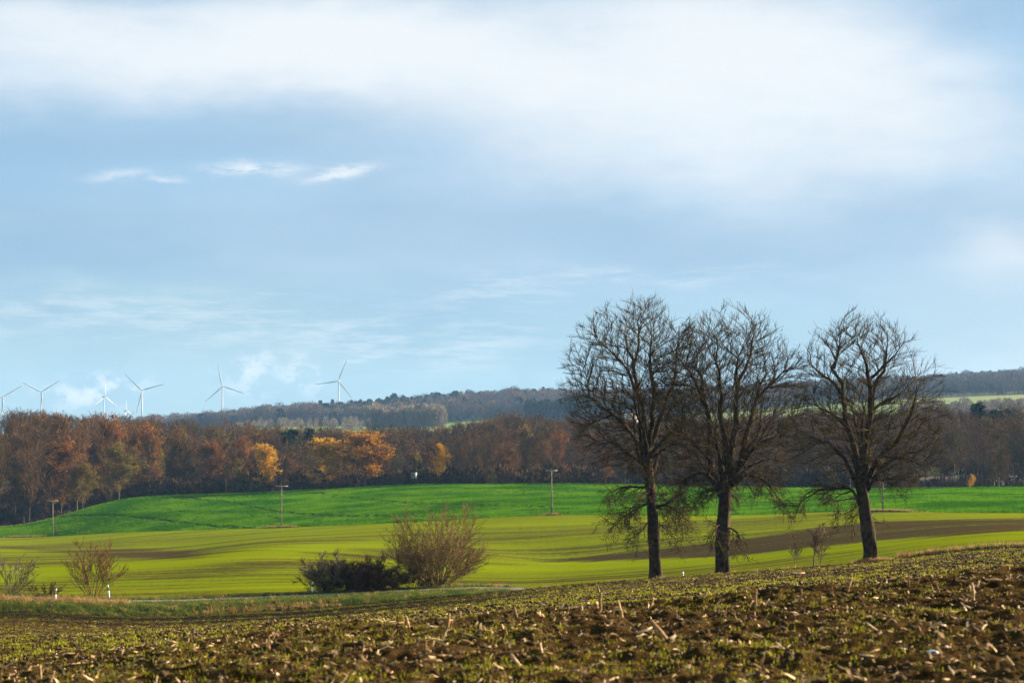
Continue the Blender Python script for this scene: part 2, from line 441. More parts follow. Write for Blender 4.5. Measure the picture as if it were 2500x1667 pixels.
def m_wheat():
    m, t, o = mat_new('young_wheat'); P = t.pos()
    wv = t.add('ShaderNodeCombineXYZ'); t.put(wv.inputs[1], t.m('MULTIPLY', t.noise(t.scalevec(P, 1, 0.6, 0), 0.011, 2), 70.0)); P = t.vm('ADD', P, wv.outputs[0])
    rows = t.noise(t.scalevec(P, 0.004, 0.085, 0.0), 1.0, 7, 0.72, 0.1)
    fine = t.noise(t.scalevec(P, 0.25, 1.1, 0.0), 1.0, 5, 0.7); sp = t.noise(P, 1.6, 4, 0.7)
    patch = t.noise(t.scalevec(P, 0.006, 0.02, 0.0), 1.0, 3)
    s = t.m('ADD', t.attr('soil'), t.m('MULTIPLY', t.m('SUBTRACT', rows, 0.5), 1.9))
    s = t.m('ADD', s, t.m('MULTIPLY', t.m('SUBTRACT', fine, 0.5), 0.85)); s = t.m('ADD', s, t.m('MULTIPLY', t.m('SUBTRACT', sp, 0.5), 1.1))
    lines = t.noise(t.scalevec(P, 0.003, 0.42, 0.0), 1.0, 4, 0.65)
    s = t.m('ADD', s, t.m('ADD', t.m('MULTIPLY', t.m('SUBTRACT', patch, 0.5), 1.2), t.m('MULTIPLY', t.m('SUBTRACT', lines, 0.5), 1.7)))
    grn = t.mix(t.step(rows, 0.35, 0.62), (0.148, 0.168, 0.001), (0.116, 0.150, 0.001))
    c = t.mix(t.step(s, 0.10, 0.98), grn, (0.046, 0.031, 0.011))
    c = t.mix(t.step(t.noise(P, 3.1, 2, 0.5), 0.74, 0.80), c, (0.22, 0.17, 0.10))
    pbr(t, o, c, 1.0, 0.0, t.m('ADD', fine, t.m('MULTIPLY', sp, 0.6)), 0.6, 0.25); return m


def m_green():
    m, t, o = mat_new('green_crop_ground'); P = t.pos()
    n = t.noise(P, 0.9, 5, 0.7); big = t.noise(t.scalevec(P, 0.012, 0.05, 0), 1.0, 4, 0.6); ln = t.noise(t.scalevec(P, 0.02, 0.35, 0), 1.0, 4, 0.6)
    c = t.mix(t.step(t.m('ADD', t.m('MULTIPLY', n, 0.5), t.m('MULTIPLY', ln, 0.5)), 0.36, 0.64), (0.018, 0.064, 0.001), (0.052, 0.162, 0.001))
    c = t.mix(t.m('MULTIPLY', t.step(big, 0.4, 0.7), 0.5), c, (0.052, 0.180, 0.001))
    c = t.mix(t.m('MULTIPLY', t.attr('track'), 0.95), c, (0.018, 0.022, 0.007))
    pbr(t, o, c, 1.0, 0.0, n, 0.8, 0.35); return m


M = {}
M['soil'] = m_soil(); M['wheat'] = m_wheat(); M['green'] = m_green()
M['verge'] = (lambda: (lambda m, t, o: (pbr(t, o, t.mix(t.step(t.noise(t.pos(), 1.3, 5, 0.65), 0.35, 0.65), (0.028, 0.040, 0.008), (0.075, 0.070, 0.018)), 0.95, 0.1, t.noise(t.pos(), 7.0, 4), 1.0, 0.1), m)[1])(*mat_new('verge_turf')))()
M['asphalt'] = m_plain('asphalt', (0.13, 0.122, 0.11), 0.9, 0.1, 0.2, 6.0)
M['forest_floor'] = m_plain('leaf_litter', (0.055, 0.034, 0.016), 0.95, 0.1, 0.4, 0.4)
M['bark'] = m_bark('chestnut_bark', (0.016, 0.010, 0.005), (0.080, 0.046, 0.022), 3.0, (0.050, 0.040, 0.009))
M['twig'] = m_bark('chestnut_twig', (0.022, 0.013, 0.005), (0.095, 0.062, 0.022), 1.3, (0.110, 0.085, 0.017))
M['red_twig'] = m_bark('reddish_twig', (0.085, 0.045, 0.018), (0.21, 0.115, 0.045), 1.5)
M['tan_twig'] = m_bark('tan_twig', (0.11, 0.072, 0.026), (0.28, 0.185, 0.066), 1.5)
M['pale_twig'] = m_bark('pale_twig', (0.10, 0.075, 0.045), (0.26, 0.20, 0.12), 1.5)
M['dark_twig'] = m_bark('dark_bramble_twig', (0.036, 0.019, 0.009), (0.115, 0.060, 0.026), 1.5)
M['straw'] = m_rand('dry_straw', [(0.0, (0.18, 0.100, 0.036)), (0.5, (0.40, 0.25, 0.11)), (1.0, (0.72, 0.52, 0.31))], 0.7, 0.15, 25.0, 1.6)
M['stub'] = m_rand('stub_stalk', [(0.0, (0.15, 0.080, 0.032)), (0.6, (0.30, 0.18, 0.075)), (1.0, (0.52, 0.35, 0.17))], 0.8, 0.0, 30.0, 1.4)
M['blade'] = m_leaf('seedling_leaf', (0.12, 0.135, 0.004), (0.25, 0.23, 0.008), 0.5, 3.0)
M['dry_grass'] = m_leaf('dry_grass', (0.20, 0.115, 0.035), (0.40, 0.25, 0.10), 0.45, 1.0, 0.8)
M['fresh_grass'] = m_leaf('verge_grass_leaf', (0.045, 0.075, 0.010), (0.13, 0.15, 0.015), 0.45, 0.8)
M['crop_leaf'] = m_leaf('crop_leaf', (0.032, 0.130, 0.001), (0.108, 0.248, 0.001), 0.40, 0.05, 1.0)
M['clod'] = m_plain('soil_clod', (0.046, 0.027, 0.010), 0.95, 0.1, 0.5, 30.0)
M['forest_trunk'] = m_rand('forest_trunk_bark', [(0.0, (0.026, 0.018, 0.012)), (0.5, (0.050, 0.036, 0.025)), (1.0, (0.12, 0.095, 0.07))], 0.95, 0, 0.5, 0.3)
M['forest_twig'] = m_rand('forest_twig', [(0.0, (0.062, 0.040, 0.016)), (0.25, (0.092, 0.046, 0.019)), (0.45, (0.078, 0.050, 0.021)), (0.65, (0.120, 0.054, 0.020)), (0.80, (0.070, 0.056, 0.018)), (1.0, (0.135, 0.062, 0.018))], 0.95, 0.0, 0.15, 0.5)
LEAFC = {'gold': ((0.46, 0.22, 0.006), (0.70, 0.40, 0.010)), 'orange': ((0.34, 0.14, 0.008), (0.52, 0.25, 0.014)),
         'rust': ((0.15, 0.056, 0.010), (0.27, 0.105, 0.015)), 'olive': ((0.10, 0.075, 0.010), (0.20, 0.145, 0.012)), 'brown': ((0.085, 0.042, 0.012), (0.150, 0.072, 0.015))}
for k, (a, b) in LEAFC.items(): M['leaf_' + k] = m_leaf('autumn_leaf_' + k, a, b, 0.35, 0.35)
M['leaf_thicket'] = m_leaf('withered_bramble_leaf', (0.024, 0.014, 0.008), (0.060, 0.034, 0.014), 0.2, 1.5)
M['needle'] = m_leaf('conifer_needle', (0.007, 0.020, 0.007), (0.020, 0.040, 0.012), 0.15, 0.3)
M['far_twig'] = m_rand('far_wood_twig', [(0.0, (0.075, 0.070, 0.074)), (0.35, (0.105, 0.084, 0.078)), (0.6, (0.085, 0.080, 0.076)), (0.82, (0.125, 0.082, 0.064)), (0.95, (0.210, 0.110, 0.055)), (1.0, (0.09, 0.085, 0.070))], 0.95, 0, 0.08, 0.25)  # grey-mauve winter twigs; colour made paler and bluer in place of thicker haze
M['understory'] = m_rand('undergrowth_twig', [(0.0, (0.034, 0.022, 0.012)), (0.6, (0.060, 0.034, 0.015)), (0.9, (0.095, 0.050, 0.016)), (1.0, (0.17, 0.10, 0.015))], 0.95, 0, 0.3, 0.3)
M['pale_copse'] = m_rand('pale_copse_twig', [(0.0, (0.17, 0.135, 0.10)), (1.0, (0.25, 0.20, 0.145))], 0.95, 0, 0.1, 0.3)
M['white_paint'] = m_plain('white_paint', (0.31, 0.31, 0.32), 0.5, 0.4, 0.05, 0.3)
M['post_white'] = m_plain('post_plastic', (0.72, 0.72, 0.70), 0.5, 0.4, 0.08, 6.0)
M['post_black'] = m_plain('black_band', (0.012, 0.012, 0.013), 0.5, 0.4, 0.2, 6.0)
M['reflector'] = m_plain('reflector', (0.62, 0.50, 0.40), 0.2, 0.6, 0.05, 6.0)
M['red'] = m_plain('red_band', (0.50, 0.05, 0.04), 0.5, 0.4, 0.1, 0.3)
M['pole_wood'] = m_bark('weathered_pole', (0.12, 0.095, 0.070), (0.26, 0.21, 0.16), 2.0)
M['arm'] = m_plain('galvanised_arm', (0.36, 0.35, 0.32), 0.5, 0.4, 0.15, 2.0)
M['ceramic'] = m_plain('insulator_ceramic', (0.10, 0.045, 0.025), 0.25, 0.5, 0.1, 9.0)
M['cabin'] = m_plain('cabin_boards', (0.21, 0.22, 0.18), 0.85, 0.2, 0.25, 2.0)
M['dark_wood'] = m_plain('dark_boards', (0.030, 0.034, 0.026), 0.85, 0.2, 0.3, 2.0)
M['glass'] = m_plain('dark_window', (0.02, 0.022, 0.02), 0.15, 0.5, 0.1, 2.0)
M['render'] = m_plain('white_render', (0.76, 0.73, 0.66), 0.85, 0.2, 0.05, 0.5)
M['roof'] = m_plain('slate_roof', (0.14, 0.16, 0.22), 0.7, 0.3, 0.2, 0.8)
M['stone'] = m_plain('pale_stone', (0.50, 0.56, 0.64), 0.6, 0.3, 0.15, 20.0)


def m_hills():
    m, t, o = mat_new('far_land'); P = t.pos(); n = t.noise(t.scalevec(P, 1, 2, 0), 0.004, 4)
    c = t.mix(t.step(n, 0.45, 0.6), (0.120, 0.170, 0.026), (0.190, 0.180, 0.048))
    pbr(t, o, c, 0.9, 0.1); return m
M['hills'] = m_hills()

# ------------------------------------------------------------------ the land
def sheet(name, us, y0, y1, ts, mat, zfun=zt, dz=0.0, disp=None, label=None, cat=None, kind='structure'):
    """ground between two curves y0(u), y1(u); ts: row fractions"""
    us = np.asarray(us); ts = np.asarray(ts)
    a = y0(us) if callable(y0) else np.full_like(us, y0); b = y1(us) if callable(y1) else np.full_like(us, y1)
    Y = a[None] + ts[:, None] * (b - a)[None]; X = us[None] * Y; Z = zfun(X, Y) + dz
    if disp is not None: Z = Z + disp(X, Y)
    nr, nc = Y.shape; i = (np.arange(nr - 1)[:, None] * nc + np.arange(nc - 1)[None]).ravel()
    me = mk(name, np.stack([X, Y, Z], -1).reshape(-1, 3), np.stack([i, i + 1, i + nc + 1, i + nc], -1), mat, True)
    o = ob(name, me, label=label, cat=cat, kind=kind); return o, me, X.ravel(), Y.ravel(), Z.ravel()


def u_grid(half, n, out=0.75, nout=24):
    a = np.linspace(-half, half, n); w = half + (out - half) * np.linspace(0, 1, nout + 1)[1:] ** 1.5
    return np.concatenate([-w[::-1], a, w])


def near_relief(X, Y):
    X = np.asarray(X, float); Y = np.asarray(Y, float)
    st = np.where(Y < 25, 0.035, 0.012 * Y)                      # local row spacing decides which scales are carried
    def sc(s, a, seed, ridged=False):
        n = vn(X / s, Y / s, seed)
        if ridged: n = 1 - np.abs(2 * n - 1)
        return a * (n - 0.5) * np.clip(s / (2.2 * st) - 0.3, 0, 1)
    z = sc(2.6, 0.10, 1) + sc(0.9, 0.070, 2) + sc(0.42, 0.060, 3, True) + sc(0.21, 0.055, 4) + sc(0.11, 0.040, 5, True) + sc(0.065, 0.024, 6)
    return z * np.clip((Y - 2) / 4, 0.15, 1)


un = u_grid(0.335, 410, 0.75, 14)
ye_of = lambda u: kn(u, 9)
YR = np.concatenate([np.linspace(3, 8, 12)[:-1], np.arange(8, 24.5, 0.040), 24.5 * 1.016 ** np.arange(0, 300)])
def ground_near():
    us = un; ye = ye_of(us); rows = YR[YR < 172]
    Y = np.minimum(rows[:, None], (ye + 0.4)[None]); X = us[None] * Y
    Z = zt(X, Y) + near_relief(X, Y)
    nr, nc = Y.shape; i = (np.arange(nr - 1)[:, None] * nc + np.arange(nc - 1)[None])
    ok = (Y[1:, :-1] - Y[:-1, :-1] > 1e-4) | (Y[1:, 1:] - Y[:-1, 1:] > 1e-4); i = i[ok]
    me = mk('tilled_field', np.stack([X, Y, Z], -1).reshape(-1, 3), np.stack([i, i + 1, i + nc + 1, i + nc], -1), M['soil'], True)
    fattr(me, 'cover', np.clip((Y - 22) / 30, 0.06, 0.48))
    ob('tilled_field', me, label='brown tilled maize stubble field sloping away in the foreground', cat='field', kind='structure')
    x = np.array([-220, -60, -8, 8, 60, 220.0]); y = np.array([-220, -60, -10, 0, 3.2])
    Xb, Yb_ = np.meshgrid(x, y); Zb = zt(np.clip(Xb, -1, 1), np.full_like(Xb, 3.0)) - 0.03 * np.abs(Xb) - 0.05
    n = len(x); k = (np.arange(len(y) - 1)[:, None] * n + np.arange(n - 1)[None]).ravel()
    mb = mk('field_behind', np.stack([Xb, Yb_, Zb], -1).reshape(-1, 3), np.stack([k, k + 1, k + n + 1, k + n], -1), M['soil'], True); fattr(mb, 'cover', np.full(Xb.size, 0.3))
    ob('field_behind', mb, label='tilled brown ground behind the viewpoint', cat='field', kind='structure')
ground_near()


def zn(X, Y): return zt(X, Y) + near_relief(np.asarray(X, float), np.asarray(Y, float))


uw = u_grid(0.30, 460, 0.75, 18)
ys_of = lambda u: kn(u, 12); yb_of = lambda u: kn(u, 16); yg_of = lambda u: kn(u, 18)
sheet('verge', uw, lambda u: ye_of(u) - 0.6, ys_of, np.linspace(0, 1, 34), M['verge'], disp=lambda X, Y: 0.22 * (fbm(X / 1.4, Y / 1.4, 31, 3) - 0.5) * np.clip((Y - ye_of(X / Y)) / 2, 0, 1) * (np.abs(Y - ye_of(X / Y) - 7.2) > 3.1) - 0.03,
      label='grassy roadside bank between the tilled field and the road', cat='verge')
sheet('road', uw, lambda u: ye_of(u) + 6.0, lambda u: ye_of(u) + 8.6, np.linspace(0, 1, 5), M['asphalt'], dz=0.07, label='narrow grey country road along the hedge bushes', cat='road')
o, me, X, Y, Z = sheet('wheat_field', uw, ys_of, yb_of, np.linspace(0, 1, 170) ** 1.25, M['wheat'], disp=lambda X, Y: 0.5 * (fbm(X / 60, Y / 11, 41, 3) - 0.5) * np.clip((Y - ys_of(X / Y)) / 20, 0, 1) * np.clip((yb_of(X / Y) - Y) / 20, 0, 1),
                       label='rolling field of sparse yellow-green winter wheat with bare brown patches', cat='field')
PX, PY = topx(X, Y, Z)
def gz(x, y, rx, ry, rot=0.0):
    dx = PX - x; dy = PY - y; c, s = cos(rot), sin(rot)
    return np.exp(-(((dx * c + dy * s) / rx) ** 2) - (((-dx * s + dy * c) / ry) ** 2))
soil = 0.47 + 0.0 * PX
soil += 0.60 * gz(370, 1352, 190, 13, 0.06) + 0.35 * gz(120, 1343, 150, 5, 0.06)
lineA = np.interp(PX, [1150, 1250, 1600, 1850, 2000, 2150, 2500, 2900], [1379, 1374, 1338, 1308, 1285, 1268, 1262, 1258])
lineB = np.interp(PX, [1150, 1250, 1400, 1750, 1850, 2140, 2500, 2900], [1380, 1379, 1372, 1360, 1352, 1322, 1296, 1280])
ins = np.clip((PY - lineA) / 7, 0, 1) * np.clip((lineB - PY) / 5, 0, 1) * np.clip((PX - 1200) / 250, 0, 1)
soil += 0.55 * ins
band = lambda y, w: np.exp(-((PY - y) / w) ** 2)
soil -= 0.50 * np.clip((PX - 1100) / 200, 0, 1) * band(lineB + 9, 8)  # bright strip under this fold: brightness of its sun-facing slope put into the colour
crest = np.interp(PX, [0, 280, 450, 650, 900, 1100], [1400, 1372, 1362, 1337, 1318, 1300])
soil -= 0.55 * band(crest + 10, 9) * np.clip((1150 - PX) / 200, 0, 1) + 0.28 * band(1422 + 0.0 * PX, 12) * np.clip((1000 - PX) / 400, 0, 1)  # less soil here paints in the brighter, sun-facing flanks below the crest
soil += 0.30 * band(crest + 34 + 0.012 * PX, 13) * np.clip((1250 - PX) / 200, 0, 1) + 0.25 * band(1450, 8) * np.clip((900 - PX) / 300, 0, 1)
soil -= 0.30 * np.clip(1 - (yb_of(X / Y) - Y) / 60, 0, 1)  # also paints a bright strip of sun-facing slope along the upper edge
fattr(me, 'soil', soil)

o, me, X, Y, Z = sheet('green_field', uw, yb_of, lambda u: yg_of(u) + 46, np.linspace(0, 1, 150), M['green'], disp=lambda X, Y: 0.25 * (fbm(X / 25, Y / 8, 51, 3) - 0.5) * np.clip((Y - yb_of(X / Y)) / 10, 0, 1),
                       label='smooth domed hill of bright green winter crop below the forest', cat='field')
PX, PY = topx(X, Y, Z)
trk = np.zeros_like(PX); ok = Y < yg_of(X / Y) + 6
for xs, ys, wd in [([150, 280, 400, 520, 640], [1259, 1256, 1268, 1283, 1290], 2.4), ([420, 560, 690, 800, 990, 1200], [1212, 1225, 1249, 1258, 1259, 1262], 2.2), ([765, 890, 1040, 1200, 1350], [1201, 1217, 1229, 1232, 1236], 2.0),
                   ([1180, 1350, 1460, 1600], [1199, 1206, 1213, 1219], 1.3), ([2000, 2250, 2500], [1215, 1213, 1219], 1.2), ([300, 480, 700, 960], [1236, 1246, 1265, 1276], 1.0)]:
    yy = np.interp(PX, xs, ys, left=-1e4, right=-1e4)
    for off in (0, 3.4):
        trk = np.maximum(trk, np.exp(-((PY - yy - off) / (wd * 0.58)) ** 2) * ok)
fattr(me, 'track', trk)
GX, GY, GTRK = X, Y, trk
sheet('forest_floor', uw[::4], lambda u: yg_of(u) + 46, 1000.0, np.linspace(0, 1, 40), M['forest_floor'], label='brown leaf covered floor of the forest', cat='forest floor')
sheet('hills', np.linspace(-0.75, 0.66, 210), 1000.0, 7400.0, np.linspace(0, 1, 130), M['hills'], zfun=zfar, label='distant wooded hills and pale fields', cat='hills')
g = mk('ground', [[-16000, -9000, -75], [16000, -9000, -75], [16000, 20000, -75], [-16000, 20000, -75]], [[0, 1, 2, 3]], M['hills'])
ob('ground', g, label='wide low country around the fields', cat='ground', kind='structure')

# ------------------------------------------------------------------ scattering of small stuff
def gn_scatter(name, protos, pts, rot, scl, idx, **kw):
    """ONE object of kind stuff that carries many small pieces"""
    me = bpy.data.meshes.new(name); me.vertices.add(len(pts)); me.vertices.foreach_set('co', np.ascontiguousarray(pts, np.float32).ravel())
    a = me.attributes.new('rot', 'FLOAT_VECTOR', 'POINT'); a.data.foreach_set('vector', np.ascontiguousarray(rot, np.float32).ravel())
    a = me.attributes.new('scl', 'FLOAT_VECTOR', 'POINT'); a.data.foreach_set('vector', np.ascontiguousarray(scl, np.float32).ravel())
    a = me.attributes.new('idx', 'INT', 'POINT'); a.data.foreach_set('value', np.ascontiguousarray(idx, np.int32))
    ng = bpy.data.node_groups.new(name + '_nodes', 'GeometryNodeTree')
    ng.interface.new_socket('Geometry', in_out='INPUT', socket_type='NodeSocketGeometry'); ng.interface.new_socket('Geometry', in_out='OUTPUT', socket_type='NodeSocketGeometry')
    N, L = ng.nodes, ng.links; gi = N.new('NodeGroupInput'); go = N.new('NodeGroupOutput'); jn = N.new('GeometryNodeJoinGeometry')
    def na(nm, ty):
        x = N.new('GeometryNodeInputNamedAttribute'); x.data_type = ty; x.inputs[0].default_value = nm; return x.outputs[0]
    r, s, ii = na('rot', 'FLOAT_VECTOR'), na('scl', 'FLOAT_VECTOR'), na('idx', 'INT')
    for k, p in enumerate(protos):
        pm = bpy.data.objects.new(name + '_piece', p) if isinstance(p, bpy.types.Mesh) else p
        oi = N.new('GeometryNodeObjectInfo'); oi.inputs[0].default_value = pm; oi.inputs['As Instance'].default_value = True
        ip = N.new('GeometryNodeInstanceOnPoints'); cmp = N.new('FunctionNodeCompare'); cmp.data_type = 'INT'; cmp.operation = 'EQUAL'
        L.new(ii, cmp.inputs[2]); cmp.inputs[3].default_value = k
        L.new(gi.outputs[0], ip.inputs['Points']); L.new(cmp.outputs[0], ip.inputs['Selection']); L.new(oi.outputs['Geometry'], ip.inputs['Instance'])
        er = N.new('FunctionNodeEulerToRotation'); L.new(r, er.inputs[0]); L.new(er.outputs[0], ip.inputs['Rotation']); L.new(s, ip.inputs['Scale'])
        L.new(ip.outputs[0], jn.inputs[0])
    L.new(jn.outputs[0], go.inputs[0])
    o = ob(name, me, **kw); md = o.modifiers.new('scatter', 'NODES'); md.node_group = ng
    return o


def rand_in(n, px0, px1, fy0, fy1, pw=1.0):
    u = uof(RNG.uniform(px0, px1, n)); a = fy0(u) if callable(fy0) else fy0; b = fy1(u) if callable(fy1) else fy1
    Y = a + (b - a) * RNG.random(n) ** pw; return u * Y, Y


def blade_patch(n, w, h, spread, mat, name, seed, bend=0.5):
    """a tuft: n bent blades, two faces each"""
    r = np.random.default_rng(seed); V = []; Fq = []
    for k in range(n):
        a = r.uniform(0, 2 * pi); b = r.uniform(0, 2 * pi); q = spread * math.sqrt(r.random()); hh = h * r.uniform(0.5, 1.2); ww = w * r.uniform(0.6, 1.2)
        c = np.array([q * cos(b), q * sin(b), -0.03 * h]); d = np.array([cos(a), sin(a), 0]); e = np.array([-sin(a), cos(a), 0]); bn = bend * r.uniform(0.2, 1.4)
        m1 = c + np.array([0, 0, hh * 0.6]) + d * hh * 0.25 * bn; m2 = c + np.array([0, 0, hh * (1 - 0.25 * bn)]) + d * hh * 0.8 * bn
        i = len(V); V += [c - e * ww / 2, c + e * ww / 2, m1 + e * ww / 2, m1 - e * ww / 2, m2]; Fq += [[i, i + 1, i + 2], [i, i + 2, i + 3], [i + 3, i + 2, i + 4]]
    return mk(name, V, np.array(Fq), mat)


def litter():
    # ---- straw pieces (bits of maize stalk and leaf lying about)
    def strip(seed, L, w):
        r = np.random.default_rng(seed); n = 4; P = np.zeros((1, n, 3)); P[0, :, 0] = np.linspace(-L / 2, L / 2, n); P[0, :, 1] = np.cumsum(r.normal(0, L * 0.05, n)); P[0, :, 2] = w * 0.4 + np.abs(np.cumsum(r.normal(0, L * 0.05, n)))
        R = w / 2 * np.array([[0.75, 1, 1, 0.5]]) * r.uniform(0.8, 1.1, (1, n)); v, f, c = tubes(P, R, 5, True); v[:, 2] = (v[:, 2] - w * 0.4) * r.uniform(0.5, 0.9) + w * 0.4
        return mk('straw_piece', v, [f] + c, M['straw'])
    def leafbit(seed, L, w):
        r = np.random.default_rng(seed); x = np.linspace(-L / 2, L / 2, 6); z = 0.1 * L * np.sin(x / L * 5 + r.uniform(0, 6)) + 0.12 * L; y = 0.1 * L * np.sin(x / L * 4 + r.uniform(0, 6)); ww = w * np.array([0.3, 0.9, 1, 0.9, 0.6, 0.1])
        v = np.concatenate([np.stack([x, y - ww / 2, z + r.normal(0, 0.1 * w, 6)], 1), np.stack([x, y + ww / 2, z + r.normal(0, 0.25 * w, 6)], 1)]); i = np.arange(5)
        return mk('straw_leaf', v, np.stack([i, i + 1, i + 7, i + 6], 1), M['straw'])
    pr = [strip(k, 0.16, 0.022) for k in range(3)] + [leafbit(k, 0.15, 0.026) for k in range(3)] + [strip(9, 0.06, 0.020), leafbit(8, 0.05, 0.03)]
    n1, n2 = 30000, 37000
    X1, Y1 = rand_in(n1, -900, 3400, 7.5, 25.0, 0.9); X2, Y2 = rand_in(n2, -500, 3000, 28.0, lambda u: ye_of(u) - 1, 1.25)
    X = np.concatenate([X1, X2]); Y = np.concatenate([Y1, Y2]); n = len(X)
    sc = RNG.lognormal(0, 0.50, n) * np.concatenate([np.full(n1, 0.33), np.full(n2, 0.60)])
    rot = np.stack([RNG.normal(0, 0.25, n), np.where(RNG.random(n) < 0.16, RNG.uniform(0.7, 1.5, n), RNG.normal(0, 0.28, n)), RNG.uniform(0, 2 * pi, n)], 1)
    gn_scatter('straw_litter', pr, np.stack([X, Y, zn(X, Y) - 0.004], 1), rot, np.repeat(sc[:, None], 3, 1), RNG.choice(8, n, p=[.06, .06, .06, .12, .12, .12, .22, .24]),
               label='pale bits of maize straw strewn over the tilled field', cat='straw', kind='stuff')
    # ---- clods
    v0, f0 = ico(1); cl = []
    for k in range(4):
        r = np.random.default_rng(k); v = v0 * (1 + 0.28 * r.normal(size=(len(v0), 1))) * np.array([1, 0.8, 0.6]); cl.append(mk('clod', v, f0, M['clod']))
    n1, n2 = 26000, 74000
    X1, Y1 = rand_in(n1, -900, 3400, 7.0, 26.0, 0.95); X2, Y2 = rand_in(n2, -500, 3000, 27.0, lambda u: ye_of(u) + 0.3, 1.2)
    X = np.concatenate([X1, X2]); Y = np.concatenate([Y1, Y2]); n = len(X)
    sc = RNG.lognormal(0, 0.55, n) * np.concatenate([np.full(n1, 0.012), np.full(n2, 0.034)]); sc = np.minimum(sc, np.where(Y < 26, 0.045, 0.09))
    gn_scatter('clods', cl, np.stack([X, Y, zn(X, Y) + sc * 0.1], 1), RNG.uniform(0, 2 * pi, (n, 3)) * np.array([0.1, 0.1, 1]), np.repeat(sc[:, None], 3, 1), RNG.integers(0, 4, n),
               label='loose crumbs and clods of brown soil on the tilled field', cat='soil', kind='stuff')
    # ---- seedlings
    sd_ = [blade_patch(4, 0.0055, 0.040, 0.030, M['blade'], 'seedling', k, 0.7) for k in range(4)]
    sd2 = [blade_patch(9, 0.030, 0.10, 0.16, M['blade'], 'seedling_clump', 20 + k, 0.8) for k in range(3)]
    n1, n2 = 36000, 24000
    X1, Y1 = rand_in(n1, -900, 3400, 7.0, 26.0, 0.95); X2, Y2 = rand_in(n2, -500, 3000, 27.0, lambda u: ye_of(u) - 1, 1.2)
    X = np.concatenate([X1, X2]); Y = np.concatenate([Y1, Y2])
    keep = RNG.random(len(X)) < np.clip((fbm(X / 0.8, Y / 1.3, 71, 3) * 0.65 + fbm(X / 9, Y / 14, 77, 3) * 0.35 - 0.42) * 6, 0.03, 1); near = np.arange(len(X)) < n1
    X, Y, near = X[keep], Y[keep], near[keep]; n = len(X)
    idx = np.where(near, RNG.integers(0, 4, n), RNG.integers(4, 7, n)); sc = RNG.uniform(0.45, 1.05, n)
    gn_scatter('seedlings', sd_ + sd2, np.stack([X, Y, zn(X, Y)], 1), np.stack([RNG.normal(0, .15, n), RNG.normal(0, .15, n), RNG.uniform(0, 6.28, n)], 1), np.repeat(sc[:, None], 3, 1), idx,
               label='sparse yellow-green seedlings sprouting in the tilled field', cat='seedlings', kind='stuff')
litter()


